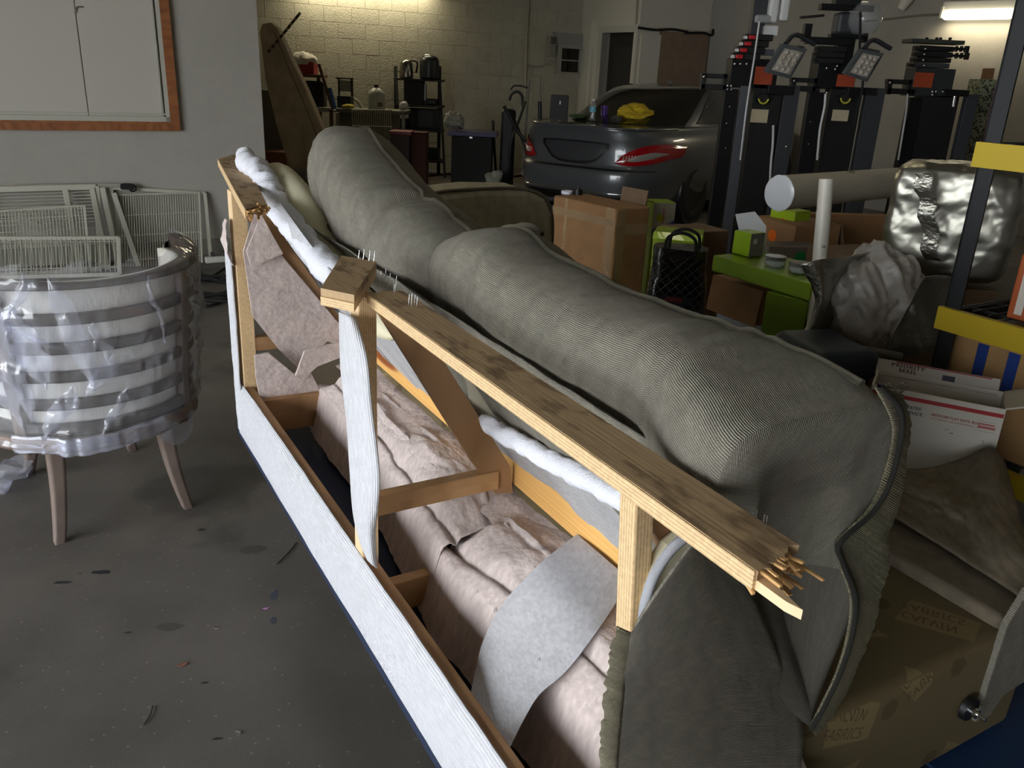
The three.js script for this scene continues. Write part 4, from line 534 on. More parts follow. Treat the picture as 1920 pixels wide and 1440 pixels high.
// ---------------------------------------------------------------- wire shelving panels leaning on the window wall
{
  const wire = mat(0xb9b8aa, 0.5), wireDark = mat(0x9a998c, 0.5);
  const panel = (pts, aT, aB, nV, nH, label, o = {}) => {        // pts: top-left, top-right, bottom-left pixels; leans from aB (bottom) to aT (top)
    const g = (px, py, a) => { const k = roomA(px, py, a); return V(k.r, k.y, -k.a); };
    const TL = g(...pts[0], aT), TR = g(...pts[1], aT), BL = g(...pts[2], aB), w = TR.clone().sub(TL), h = BL.clone().sub(TL); BL.y = Math.max(BL.y, 0.01);
    const t = thing('wire_rack', label, 'wire rack', V(0, 0, 0), AZ, 'wire racks leaning on the wall'), at = (u, v, off = 0) => TL.clone().addScaledVector(w, u).addScaledVector(h, v).add(V(0, 0, off));
    const fr = o.frame ?? 0.012;
    part('frame', [bar(at(0, 0), at(1, 0), fr, fr * 1.3, V(0, 0, 1)), bar(at(0, 0), at(0, 1), fr, fr * 1.3, V(0, 0, 1)), bar(at(1, 0), at(1, 1), fr, fr * 1.3, V(0, 0, 1)), bar(at(0, 1), at(1, 1), fr, fr * 1.3, V(0, 0, 1))], wire, t, 'cream-white metal frame');
    const ws = []; for (let i = 1; i < nV; i++) ws.push(tube([at(i / nV, 0, 0.008), at(i / nV, 1, 0.008)], o.r ?? 0.0032, 5, 1)); if (ws.length) part('wires', ws, o.m ?? wire, t, 'thin upright wires');
    const hs = []; for (const v of nH) hs.push(tube([at(0, v, 0.002), at(1, v, 0.002)], (o.r ?? 0.0032) * 1.2, 5, 1)); if (hs.length) part('cross_wires', hs, wire, t);
    return t;
  };
  panel([[216, 366], [373, 361], [222, 520]], AW - 0.05, AW - 0.28, 34, [0.25, 0.5, 0.8], 'cream wire rack with close upright wires nearest the wall end');
  panel([[208, 352], [384, 362], [222, 500]], AW - 0.03, AW - 0.2, 0, [], 'empty cream metal frame behind the close-wired rack', { frame: 0.02 });
  panel([[-30, 398], [158, 386], [-20, 520]], AW - 0.42, AW - 0.62, 30, [0.15, 0.55], 'cream wire rack with a mesh of upright wires in front of the tall frame', {});
  panel([[-20, 447], [222, 446], [-20, 520]], AW - 0.55, AW - 0.7, 26, [0.1, 0.8], 'low cream wire rack standing in front of the others', { frame: 0.02 });
  panel([[-40, 356], [180, 350], [-30, 520]], AW - 0.06, AW - 0.3, 0, [0.02, 0.06, 0.1, 0.14, 0.18, 0.22, 0.26, 0.3, 0.34, 0.38, 0.42, 0.5, 0.6], 'tall cream shelf frame with horizontal wires', { frame: 0.03 });
  const posts = [[[122, 355], [152, 470]], [[172, 352], [204, 500]], [[192, 352], [226, 500]], [[213, 362], [262, 495]]];
  posts.forEach(([a, b], i) => { const g = (px, py, q) => { const k = roomA(px, py, q); return room(k.r, Math.max(0.005, k.y), k.a); }; const p = g(...a, AW - 0.08), q = g(b[0], 520, AW - 0.36 + i * 0.03); single('shelf_upright', bar(p, q, 0.035, 0.018, B), wire, ['cream shelf upright beside the horizontal wires', 'cream shelf upright left of the thin pair', 'cream shelf upright right of the thin pair', 'cream slanting upright crossing the close-wired rack'][i], 'upright', V(0, 0, 0), 0, 'loose uprights leaning on the wall'); });
  const q = roomA(238, 350, AW - 0.06), cl = thing('clamp', 'small black clamp on top of the cream shelf frame', 'clamp', room(q.r, q.y, q.a), AZ);
  part('body', crumple(box(0.09, 0.045, 0.05, 0, 0, 0, 0.012), 0.008, 30, 3), softBlack, cl); part('ring', new THREE.TorusGeometry(0.022, 0.007, 8, 18).translate(0.035, -0.01, 0.02), blackMetal, cl);
  single('metal_rod', bar(room(roomA(30, 350, AW - 0.05).r, roomA(30, 350, AW - 0.05).y, AW - 0.05), room(roomA(232, 347, AW - 0.05).r, roomA(232, 347, AW - 0.05).y, AW - 0.05), 0.02, 0.03), wireDark, 'long cream rod along the top of the tall frame', 'rod');
  // cable coil and socket strip
  const cc = onY(395, 545, 0), coil = thing('cable_coil', 'coil of black cable on the floor by the window wall', 'cable', cc, 0);
  for (let i = 0; i < 5; i++) { const R = 0.2 + 0.045 * i, pts = []; for (let k = 0; k < 16; k++) { const a = k / 16 * 6.2832; pts.push(V(R * Math.cos(a) * 1.15 + 0.02 * Math.sin(a * 3 + i), 0.014 + 0.012 * ((i + k) % 3), R * Math.sin(a) * 0.9 + 0.02 * Math.cos(a * 2 + i))); } part('loop', tube(pts, 0.011, 6, 80, true), softBlack, coil); }
  const ss = onY(413, 492, 0.0); const strip = thing('power_strip', 'white power strip with plugs on the floor by the baseboard', 'power strip', ss, AZ); part('case', box(0.22, 0.05, 0.05, 0, 0.026, 0, 0.01), mat(0xbfbdb4, 0.5), strip); for (const x of [-0.05, 0.03]) part('plug', box(0.03, 0.035, 0.03, x, 0.067, 0, 0.006), mat(0x3a3936, 0.6), strip);
  const w = (px, py) => onY(px, py, 0.012); single('floor_cable', tube([w(372, 505), w(390, 520), w(430, 500), w(425, 560), w(380, 575), w(355, 560)], 0.009, 6), softBlack, 'loose black cable trailing from the coil', 'cable');
}

// ---------------------------------------------------------------- dark grey coupe-style sedan, seen from the rear right
{
  const al = 35 * Math.PI / 180, Rt = V(Math.cos(al), 0, Math.sin(al)), L = onZ(938, 285, 9.3), car = thing('car', 'dark grey sedan with red tail lamps parked at the back of the workshop', 'car', V(L.x, 0, L.z).addScaledVector(Rt, 0.9), -al);
  const paint = mat(0x4e5154, 0.34, { metalness: 0.35, clearcoat: 1, clearcoatRoughness: 0.05 }), dark = mat(0x08090a, 0.35), glass = mat(0x07080a, 0.06, { clearcoat: 1 }), red = mat(0x8e0b12, 0.12, { clearcoat: 1, emissive: 0x200002, emissiveIntensity: 0.0 }), lampClear = mat(0x9a958e, 0.2, { clearcoat: 1, metalness: 0.3 });
  const tab = (pts) => (y) => { for (let i = 1; i < pts.length; i++) if (y <= pts[i][0]) { const t = clamp((y - pts[i - 1][0]) / (pts[i][0] - pts[i - 1][0])), e = t * t * (3 - 2 * t); return mix(pts[i - 1][1], pts[i][1], e); } return pts[pts.length - 1][1]; };
  const W = tab([[0.2, 0.84], [0.34, 0.91], [0.5, 0.935], [0.66, 0.94], [0.8, 0.925], [0.9, 0.89], [0.99, 0.81]]), ZR = tab([[0.2, -0.1], [0.32, -0.02], [0.48, 0.0], [0.56, -0.005], [0.63, -0.055], [0.8, -0.075], [0.93, -0.05], [0.985, -0.03], [1.0, -0.06]]), N = 4.6, H2 = 2.45;
  const zs = (x, y) => { const w = W(y), q = Math.pow(Math.max(0, 1 - Math.pow(Math.min(1, Math.abs(x / w)), N)), 1 / N); return -H2 + (H2 + ZR(y)) * q; };
  const se = (u, n) => { const a = u * 2 * Math.PI, c = Math.cos(a), s = Math.sin(a); return [Math.sign(c) * Math.pow(Math.abs(c), 2 / n), Math.sign(s) * Math.pow(Math.abs(s), 2 / n)]; };
  const ys = [0.2, 0.24, 0.29, 0.34, 0.4, 0.46, 0.5, 0.53, 0.56, 0.585, 0.61, 0.64, 0.68, 0.74, 0.8, 0.86, 0.91, 0.945, 0.965, 0.98, 0.99, 1.0], n1 = ys.length;
  part('body', grid(128, n1 + 5, (u, v) => { const k = Math.round(v * (n1 + 5)), y = ys[Math.min(k, n1 - 1)], [c, s] = se(u, N), cap = Math.max(0, k - n1 + 1) / 6, zr = s > 0 ? H2 + ZR(y) : H2; const y2 = y + 0.03 * Math.sin(cap * 1.5) + (s < -0.3 ? -0.12 * smooth(0.3, 1, -s) * smooth(0.8, 1, y) : 0); return V(W(y) * c * (1 - cap), y2, (zr * s) * (1 - cap) - H2); }, 1, 1, true), paint, car, 'glossy dark grey body');
  // greenhouse
  const gz0 = (w) => -0.5 - 1.55 * Math.pow(w, 0.85), gz1 = (w) => -3.75 + 1.25 * w, gw = (w) => mix(0.76, 0.56, Math.pow(w, 1.2)), gy = (w) => 0.97 + 0.44 * Math.sin(w * Math.PI / 2);
  const gp = (u, w, off = 0) => { const [c, s] = se(u, 3.0), zc = (gz0(w) + gz1(w)) / 2, hl = (gz0(w) - gz1(w)) / 2; return V((gw(w) + off) * c, gy(w) + off, zc + (hl + off) * s); };
  const roof = part('roof', grid(96, 22, (u, v) => { const w = Math.min(1, v * 1.25), cap = Math.max(0, v - 0.8) / 0.2, p = gp(u, w); const cz = (gz0(1) + gz1(1)) / 2; p.x *= 1 - cap; p.z = mix(p.z, cz, cap); p.y += 0.02 * Math.sin(cap * 1.57); return p; }, 1, 1, true), paint, car);
  part('antenna', [mv(cyl(0.03, 0.012, 0.05, 10), 0, 1.455, -2.15)], paint, roof);
  part('rear_window', grid(40, 20, (u, v) => gp(mix(0.085, 0.415, u), mix(0.06, 0.9, v), 0.006), 1, 1), glass, car, 'dark tinted rear window');
  for (const [a, b] of [[0.93, 1.06], [0.44, 0.57]]) part('side_window', grid(30, 14, (u, v) => gp(mix(a, b, u), mix(0.08, 0.8, v), 0.006), 1, 1), glass, car);
  const patch = (x0, x1, lo, hi, off, nx = 30, ny = 10) => grid(nx, ny, (u, v) => { const x = mix(x0, x1, u), y = mix(lo(u), hi(u), v); const e = 0.004, nx2 = -(zs(x + e, y) - zs(x - e, y)) / (2 * e), ny2 = -(zs(x, y + e) - zs(x, y - e)) / (2 * e), n = V(nx2, ny2, 1).normalize(); return V(x, y, zs(x, y)).addScaledVector(n, off * Math.pow(Math.sin(clamp(v, 0.06, 0.94) * Math.PI), 0.3)); }, 1, 1);
  const cv = (pts) => { const p = poly(pts.map((q) => [q])); return (u) => p(u)[0]; };
  for (const s of [1, -1]) {
    const lo = cv([0.66, 0.645, 0.642, 0.648, 0.66, 0.685, 0.725]), hi = cv([0.665, 0.74, 0.79, 0.825, 0.845, 0.85, 0.825]);
    const lamp = part('tail_lamp', patch(s * 0.47, s * 0.885, lo, hi, 0.018, 40, 14), red, car, 'red tail lamp');
    part('clear_lens', patch(s * 0.57, s * 0.83, cv([0.685, 0.68, 0.69, 0.71, 0.745]), cv([0.69, 0.735, 0.765, 0.785, 0.77]), 0.024, 24, 8), lampClear, lamp, 'clear lens with rows of diodes');
    const dots = []; for (let j = 0; j < 3; j++) for (let i = 0; i < 11; i++) { const x = s * mix(0.56, 0.8, i / 10), y = mix(0.697, 0.768, i / 10 * 0.3 + j * 0.24) + 0.0; dots.push(mv(new THREE.SphereGeometry(0.007, 6, 5), x, y, zs(x, y) + 0.024)); } part('diodes', dots, mat(0xe9e4da, 0.2, { metalness: 0.5 }), lamp);
  }
  part('plate_recess', patch(-0.4, 0.4, cv([0.78, 0.68, 0.635, 0.625, 0.625, 0.635, 0.68, 0.78]), cv([0.845, 0.85, 0.852, 0.853, 0.853, 0.852, 0.85, 0.845]), 0.006, 36, 8), dark, car, 'dark edge of the plate recess');
  part('plate_panel', patch(-0.36, 0.36, cv([0.78, 0.69, 0.66, 0.652, 0.652, 0.66, 0.69, 0.78]), cv([0.835, 0.838, 0.84, 0.842, 0.842, 0.84, 0.838, 0.835]), 0.011, 36, 8), mat(0x24262a, 0.45, { clearcoat: 0.4 }), car, 'empty plate panel');
  part('trunk_gap', patch(-0.8, 0.8, () => 0.585, () => 0.6, 0.003, 40, 2), dark, car); part('lower_grille', patch(-0.7, 0.7, () => 0.25, () => 0.34, 0.006, 30, 3), dark, car, 'black lower bumper insert');
  part('spoiler_lip', tube(Array.from({ length: 21 }, (_, i) => { const x = mix(-0.78, 0.78, i / 20); return V(x, 0.992, zs(x, 0.985) + 0.006); }), 0.013, 8, 60), paint, car);
  part('bumper_trim', tube(Array.from({ length: 21 }, (_, i) => { const x = mix(-0.72, 0.72, i / 20); return V(x, 0.36, zs(x, 0.36) + 0.004); }), 0.009, 6, 60), chrome, car, 'thin chrome strip');
  for (const [x, z] of [[0.84, -1.15], [-0.84, -1.15], [0.84, -4.0], [-0.84, -4.0]]) { const w = part('wheel', mv(rot(new THREE.TorusGeometry(0.25, 0.085, 12, 32), 0, Math.PI / 2), x, 0.335, z), mat(0x0b0b0c, 0.85), car, 'black tyre'); part('rim', mv(rot(cyl(0.2, 0.2, 0.1, 24), 0, 0, Math.PI / 2), x, 0.335, z), steel, w); part('arch', mv(rot(cyl(0.36, 0.36, 0.16, 28), 0, 0, Math.PI / 2), x - Math.sign(x) * 0.02, 0.34, z), dark, car); }
  // things on the trunk lid: placed on the deck by their pixel
  const M = new THREE.Matrix4().makeRotationY(-al).setPosition(car.position), deck = (px, py) => { const p = onY(px, py, 1.028); return p; };
  const b = deck(1110, 226), bt = thing('water_bottle', 'clear plastic water bottle with blue label on the car trunk', 'bottle', b);
  part('bottle', lathe([[0, 0], [0.032, 0], [0.034, 0.03], [0.031, 0.05], [0.034, 0.07], [0.034, 0.13], [0.03, 0.155], [0.014, 0.185], [0.013, 0.2]]), mat(0xf2f6fa, 0.06, { transmission: 0.9, thickness: 0, clearcoat: 1 }), bt); part('label', cyl(0.0348, 0.0348, 0.05, 24, 0, 0.115, 0), mat(0x5aa3b8, 0.4), bt, 'blue label'); part('cap', cyl(0.015, 0.015, 0.016, 16, 0, 0.207, 0), mat(0xdfe5ea, 0.4), bt);
  const c = deck(1132, 225); single('purple_cup', lathe([[0, 0], [0.03, 0], [0.04, 0.15], [0.037, 0.15], [0.028, 0.006], [0, 0.006]], 20), mat(0x4b2a7a, 0.4), 'purple plastic cup beside the water bottle', 'cup', c);
  const rag = (px, py, sx, sy, sz, col, label, sd, name = 'cleaning_cloth') => { const p = deck(px, py), g = creased(new THREE.IcosahedronGeometry(1, 14), 0.42, 1.5, sd); g.scale(sx, sy, sz); g.computeBoundingBox(); g.translate(0, -g.boundingBox.min.y * 0.95, 0); return single(name, g, col, label, 'cloth', p); };
  const cloth = (c) => mat(c, 0.95, { bumpMap: weaveBump, bumpScale: 0.002 });
  rag(1190, 229, 0.16, 0.085, 0.12, cloth(0xb59a1e), 'crumpled yellow microfibre cloth heaped on the car trunk', 31); rag(1216, 222, 0.1, 0.05, 0.09, cloth(0x9a9c9e), 'crumpled grey cloth behind the yellow cloth', 35); rag(1150, 222, 0.09, 0.045, 0.08, cloth(0x7d8487), 'crumpled grey-blue cloth left of the yellow cloth', 37); rag(1085, 222, 0.09, 0.02, 0.12, cloth(0x35502a), 'flat dark green cloth behind the water bottle', 39); rag(1156, 229, 0.05, 0.03, 0.05, cloth(0x3a3b36), 'small dark rag in front of the grey-blue cloth', 41);
}

// ---------------------------------------------------------------- boxes laid out from pixels at a known distance, inside a thing standing at its base
function standing(name, label, category, px, py, D, group) {
  const p = onZ(px, py, D), t = thing(name, label, category, V(p.x, 0, p.z), 0, group);
  const loc = (x, y, dz = 0) => onZ(x, y, D - dz).sub(t.position);
  t.loc = loc;
  t.bx = (n, x0, y0, x1, y1, dz, m, o = {}) => { const z = o.z ?? 0, d = D - z, ym = (y0 + y1) / 2, xm = (x0 + x1) / 2, a = onZ(x0, ym, d).x, b = onZ(x1, ym, d).x, top = onZ(xm, y0, d).y, bot = o.floor ? 0.002 : onZ(xm, y1, d).y; const g = box(Math.max(0.004, b - a), Math.max(0.004, top - bot), dz, 0, 0, 0, o.r ?? 0.004); if (o.turn) g.rotateZ(o.turn); if (o.yaw) g.rotateY(o.yaw); g.translate((a + b) / 2 - t.position.x, (top + bot) / 2, z - dz / 2); return n ? part(n, g, m, o.parent ?? t, o.label) : g; };
  t.ln = (n, pts, r, m, o = {}) => part(n, tube(pts.map(([x, y, z]) => loc(x, y, z ?? o.z ?? 0)), r, o.n ?? 6), m, o.parent ?? t, o.label);
  return t;
}
{
  const orange = mat(0x9a3d1c, 0.6), tagPaper = mat(0xb3a78c, 0.8), redM = mat(0xb3222a, 0.4), greyM = mat(0x4a4c52, 0.45), greyM2 = mat(0x33353a, 0.5), silver = mat(0xc8cacb, 0.45), lens = mat(0xc9c2b6, 0.22, { clearcoat: 1, bumpMap: tex(128, (u, v) => 0.5 + 0.5 * Math.sin(u * 50) * Math.sin(v * 50), 1, false), bumpScale: 0.004 });
  const bolts = (t, l, r = 0.012) => l.forEach(([x, y]) => part('bolt', mv(new THREE.SphereGeometry(r, 8, 6), t.loc(x, y, 0.02)), chrome, t));
  const flood = (t, c, label) => {                                   // c: four lens corners in pixels, then rear edge shift
    const P = c.map(([x, y], i) => t.loc(x, y, 0.16 + (i === 1 || i === 2 ? -0.05 : 0.02))), ctr = P.reduce((a, p) => a.add(p), V(0, 0, 0)).multiplyScalar(0.25), n = new THREE.Vector3().crossVectors(P[1].clone().sub(P[0]), P[3].clone().sub(P[0])).normalize(); if (n.z < 0) n.negate();
    const q = (s, d) => P.map((p) => p.clone().sub(ctr).multiplyScalar(s).add(ctr).addScaledVector(n, d));
    const slabQ = (f, b) => { const g = []; const face = (a, b2, c2, d2) => g.push(grid(1, 1, (u, v) => a.clone().lerp(b2, u).lerp(d2.clone().lerp(c2, u), v))); face(...f); face(...b); for (let i = 0; i < 4; i++) face(f[i], f[(i + 1) % 4], b[(i + 1) % 4], b[i]); return toCreasedNormals(merge(g), 0.5); };
    const h = part('flood_light', slabQ(q(1, 0), q(0.96, -0.05)), mat(0x55585b, 0.4), t, label); part('lens', slabQ(q(0.74, 0.008), q(0.76, 0.0)), lens, h, 'clear faceted lens');
    const fac = []; for (let i = 0; i < 3; i++) for (let j = 0; j < 4; j++) { const u = (i + 0.5) / 3, v = (j + 0.5) / 4, Q = q(0.7, 0.012); fac.push(mv(new THREE.SphereGeometry(0.018, 8, 6), Q[0].clone().lerp(Q[1], u).lerp(Q[3].clone().lerp(Q[2], u), v))); } part('diode_lenses', fac, lens, h);
    const B0 = q(1, -0.05), off = V(0.13, 0.0, -0.08); part('cooling_housing', slabQ(q(0.9, -0.055), q(0.8, -0.13).map((p) => p.add(V(0.09, 0.02, -0.02)))), mat(0x3f4143, 0.5), h); part('bracket', tube([P[0].clone().add(V(0.02, 0, -0.03)), P[0].clone().add(V(0.1, 0.07, -0.1)), P[1].clone().add(V(0.08, 0.04, -0.1))], 0.018, 6), greyM2, h);
  };
  const handle = (t, x0, y0, x1, y1) => { const h = part('handle', [t.bx('', x0, y0, x1, y0 + 9, 0.06, 0, {}), t.bx('', x0, y1 - 11, x1 + 6, y1, 0.06, 0, {}), t.bx('', x0, y0, x0 + 9, y1, 0.06, 0, {}), t.bx('', x1 - 8, y0, x1, y1, 0.06, 0, {})], blackPlastic, t, 'black loop handle'); part('bolt', mv(new THREE.SphereGeometry(0.012, 8, 6), t.loc(x0 + 5, y0 + 6, 0.03)), chrome, t); };
  const hook = (t, n, x0, y0, x1, y1, o = {}) => t.bx(n, x0, y0, x1, y1, 0.05, o.m ?? blackPlastic, o);
  function base(t, x0, x1, D) { const a = onZ(x0, 400, D).x - t.position.x, b = onZ(x1, 400, D).x - t.position.x; part('base', [box(b - a + 0.02, 0.09, 0.6, (a + b) / 2, 0.085, -0.2, 0.01)], blackMetal, t, 'wheeled base'); for (const x of [a, b]) for (const z of [0.02, -0.42]) part('caster', mv(rot(cyl(0.04, 0.04, 0.04, 16), 0, 0, Math.PI / 2), x, 0.04, z), blackPlastic, t); }
  // tower 1
  { const D = 6.9, t = standing('lift_tower', 'black lift tower with red clamp levers and a floodlight, next to the car', 'lift tower', 1400, 300, D); base(t, 1330, 1470, D);
    t.bx('column', 1345, 166, 1371, 400, 0.07, blackMetal, { floor: true, z: 0.03 }); t.bx('column', 1455, 160, 1483, 400, 0.07, greyM2, { floor: true, z: 0.02 });
    t.bx('grey_rail', 1374, 160, 1394, 400, 0.04, greyM, { floor: true, z: 0.02 }); t.bx('center_panel', 1398, 158, 1452, 400, 0.12, blackPlastic, { floor: true });
    t.bx('mast_box', 1370, 110, 1458, 166, 0.2, blackMetal); t.bx('warning_label', 1415, 125, 1449, 159, 0.006, orange, { z: 0.008, label: 'orange warning label' }); t.bx('tag', 1408, 205, 1440, 230, 0.004, tagPaper, { z: 0.01, label: 'cream paper tag' });
    const k = t.loc(1430, 185, 0.03); part('knob', mv(rot(cyl(0.045, 0.04, 0.05, 18), Math.PI / 2), k), blackPlastic, t); part('knob_ring', mv(new THREE.TorusGeometry(0.036, 0.007, 6, 20, Math.PI).rotateZ(Math.PI), k.clone().add(V(0, 0, 0.03))), mat(0xb8b53a, 0.4), t, 'yellow ring');
    [[1398, 70], [1390, 82], [1382, 94], [1374, 106]].forEach(([x, y], i) => { t.bx('clamp', x, y - 6, x + 52, y + 6, 0.1, blackPlastic, { z: 0.02 }); t.bx('lever', x + 6, y - 4, x + 20, y + 4, 0.03, redM, { z: 0.06, r: 0.012, label: 'red clamp lever' }); t.bx('lever_tip', x - 3, y - 3, x + 4, y + 3, 0.03, silver, { z: 0.05 }); });
    handle(t, 1315, 138, 1364, 169); t.bx('cross_beam', 1440, 160, 1488, 178, 0.06, blackMetal, { z: 0.05 });
    t.bx('mast', 1414, -60, 1440, 72, 0.09, greyM2, { z: -0.05 }); t.bx('silver_tube', 1446, -60, 1466, 44, 0.09, silver, { r: 0.03 }); t.bx('silver_tube', 1468, -60, 1486, 40, 0.08, silver, { r: 0.03 });
    t.bx('bracket', 1417, 27, 1449, 44, 0.05, mat(0x8d9093, 0.4), { r: 0.02, label: 'grey bracket' }); t.bx('bracket', 1433, 48, 1459, 67, 0.05, silver, { label: 'white bracket' }); t.bx('bracket', 1425, 92, 1452, 104, 0.06, greyM);
    t.ln('pole', [[1424, 40], [1414, 110], [1400, 200], [1388, 300]], 0.008, silver, { z: 0.1 });
    flood(t, [[1470, 82], [1514, 92], [1482, 148], [1436, 136]], 'grey floodlight head tilted to the left'); bolts(t, [[1364, 161], [1371, 161], [1364, 168], [1371, 168], [1482, 168], [1378, 120], [1388, 120], [1400, 120], [1474, 275], [1368, 200], [1362, 231], [1360, 278]]);
    t.ln('cable', [[1450, 235], [1449, 270], [1446, 300], [1444, 340]], 0.01, silver, { z: 0.03 }); }
  // tower 2
  { const D = 6.9, t = standing('lift_tower', 'black lift tower with a clear dome and floodlight, middle of the three towers', 'lift tower', 1556, 300, D); base(t, 1490, 1630, D);
    t.bx('column', 1500, 172, 1531, 400, 0.07, blackMetal, { floor: true, z: 0.03 }); t.bx('column', 1606, 164, 1640, 400, 0.07, greyM2, { floor: true, z: 0.02 }); t.bx('center_panel', 1538, 164, 1598, 400, 0.12, blackPlastic, { floor: true });
    t.bx('mast_box', 1532, 108, 1606, 168, 0.2, blackMetal); t.bx('warning_label', 1569, 140, 1603, 163, 0.006, orange, { z: 0.008, label: 'orange warning label' }); t.bx('tag', 1560, 206, 1591, 227, 0.004, tagPaper, { z: 0.01, label: 'cream paper tag' });
    const k = t.loc(1583, 184, 0.03); part('knob', mv(rot(cyl(0.045, 0.04, 0.05, 18), Math.PI / 2), k), blackPlastic, t); part('knob_ring', mv(new THREE.TorusGeometry(0.036, 0.007, 6, 20, Math.PI).rotateZ(Math.PI), k.clone().add(V(0, 0, 0.03))), mat(0xb8b53a, 0.4), t, 'yellow ring');
    [[1533, 92], [1530, 103], [1528, 114]].forEach(([x, y]) => { t.bx('clamp', x, y - 5, x + 56, y + 5, 0.1, blackPlastic, { z: 0.02 }); t.bx('clamp_tooth', x - 5, y - 4, x + 4, y + 1, 0.03, blackPlastic, { z: 0.04 }); });
    handle(t, 1484, 146, 1532, 172); t.bx('cross_beam', 1590, 164, 1644, 178, 0.06, blackMetal, { z: 0.05 });
    t.bx('side_arm', 1508, 44, 1522, 78, 0.06, blackMetal, { z: 0.02 }); t.bx('side_arm', 1512, 70, 1600, 84, 0.06, blackMetal, { z: 0.02 }); t.bx('bar', 1540, 8, 1640, 20, 0.08, blackMetal, { z: 0.02 }); t.bx('bar', 1568, -14, 1616, 10, 0.1, blackPlastic); t.bx('drum', 1571, 22, 1618, 66, 0.16, greyM2, { r: 0.03, label: 'grey drum' });
    part('clear_dome', mv(new THREE.SphereGeometry(0.13, 24, 16), t.loc(1620, 36, -0.02)), mat(0xeef2f4, 0.08, { transmission: 0.85, thickness: 0 }), t, 'clear plastic dome');
    t.bx('foot_bar', 1558, 64, 1626, 72, 0.08, blackMetal, { z: 0.03 }); t.bx('foot_tip', 1620, 62, 1628, 80, 0.06, blackMetal, { z: 0.03 }); t.bx('neck', 1570, 72, 1602, 110, 0.1, blackMetal);
    part('pad', [t.bx('', 1502, 28, 1546, 33, 0.04, 0, { turn: 0.12 })], blackPlastic, t);
    flood(t, [[1617, 92], [1658, 100], [1626, 154], [1584, 140]], 'grey floodlight head tilted to the left'); bolts(t, [[1635, 171], [1641, 178], [1550, 128], [1566, 130], [1570, 124], [1550, 174], [1519, 228], [1515, 270]]); t.ln('cable', [[1613, 22], [1613, 60], [1612, 100], [1618, 150], [1610, 200], [1600, 235]], 0.009, softBlack, { z: 0.09 }); t.ln('piston', [[1548, 176], [1546, 200], [1538, 240], [1532, 300]], 0.01, silver, { z: 0.09 }); }
  // tower 3
  { const D = 7.3, t = standing('lift_tower', 'black lift tower with stacked dark clamps, beside the leopard-print box', 'lift tower', 1745, 300, D); base(t, 1680, 1800, D);
    t.bx('column', 1686, 182, 1708, 400, 0.07, blackMetal, { floor: true, z: 0.03 }); t.bx('column', 1790, 176, 1812, 400, 0.07, greyM2, { floor: true, z: 0.02 }); t.bx('center_panel', 1704, 178, 1776, 400, 0.12, blackPlastic, { floor: true });
    t.bx('mast_box', 1712, 128, 1788, 182, 0.2, mat(0x2a2c2e, 0.45)); t.bx('warning_label', 1714, 136, 1750, 164, 0.006, orange, { z: 0.008, label: 'orange warning label' });
    t.bx('top_plate', 1710, 74, 1810, 82, 0.2, mat(0x3a3b34, 0.5)); for (const x of [1738, 1757, 1764, 1782]) t.bx('pin', x - 2, 70, x + 3, 75, 0.02, blackMetal, {});
    [[86, 96, 1724], [97, 107, 1722], [108, 117, 1719], [118, 127, 1712]].forEach(([a, b, x], i) => { t.bx('clamp', x, a, 1790 - i * 3, b, 0.14, i === 3 ? greyM2 : blackPlastic, { z: 0.01 }); t.bx('clamp_tooth', x - 8, a + 2, x + 3, b - 3, 0.04, blackPlastic, { z: 0.03 }); });
    for (const y of [90, 103]) { t.bx('hook_arm', 1776, y - 1, 1812, y + 4, 0.03, blackPlastic, { z: 0.02 }); t.bx('hook_web', 1793, y - 4, 1797, y + 7, 0.03, blackPlastic, { z: 0.02 }); t.bx('hook_web', 1802, y - 4, 1806, y + 7, 0.03, blackPlastic, { z: 0.02 }); t.bx('hook_tip', 1810, y - 4, 1818, y + 9, 0.03, blackPlastic, { z: 0.02 }); }
    handle(t, 1664, 149, 1710, 177); t.bx('cross_beam', 1770, 168, 1818, 181, 0.06, blackMetal, { z: 0.05 }); t.ln('piston', [[1790, 180], [1787, 200]], 0.014, chrome, { z: 0.1 }); t.ln('cable', [[1702, 176], [1700, 200], [1694, 240], [1684, 300]], 0.008, silver, { z: 0.1 });
    bolts(t, [[1748, 172], [1755, 172], [1768, 172], [1748, 178], [1806, 176], [1735, 92], [1733, 102], [1731, 113], [1733, 123]]); }
  // things leaning behind the third tower
  const lb = standing('leopard_box', 'tall leopard-print box standing right of the lift towers', 'box', 1812, 250, 7.9), leo = mat(0xffffff, 0.5, { map: tex(256, (u, v) => { const c = fbm(u * 14, v * 14, 201, 14, 2), d = fbm(u * 26, v * 26, 205, 26, 2), k = smooth(0.5, 0.56, d) * smooth(0.75, 0.5, c) ; return [mix(0.6, 0.16, k), mix(0.62, 0.17, k), mix(0.5, 0.13, k)]; }, 1 / 0.35) });
  lb.bx('front', 1810, 147, 1838, 400, 0.2, leo, { floor: true }); lb.bx('side', 1839, 149, 1856, 400, 0.2, leo, { floor: true, z: -0.02 });
  const pk = standing('pink_board', 'tall pink board standing beside the leopard-print box', 'board', 1850, 250, 7.6); pk.bx('board', 1845, 158, 1870, 400, 0.06, mat(0x7a3556, 0.35, { clearcoat: 0.5 }), { floor: true });
  const bb = standing('brown_carton', 'tall brown carton behind the pink board', 'carton', 1856, 250, 8.3); bb.bx('body', 1843, 150, 1866, 400, 0.25, cardboardDark, { floor: true }); bb.bx('flap', 1842, 128, 1864, 150, 0.02, cardboard, { turn: 0.05 });
}

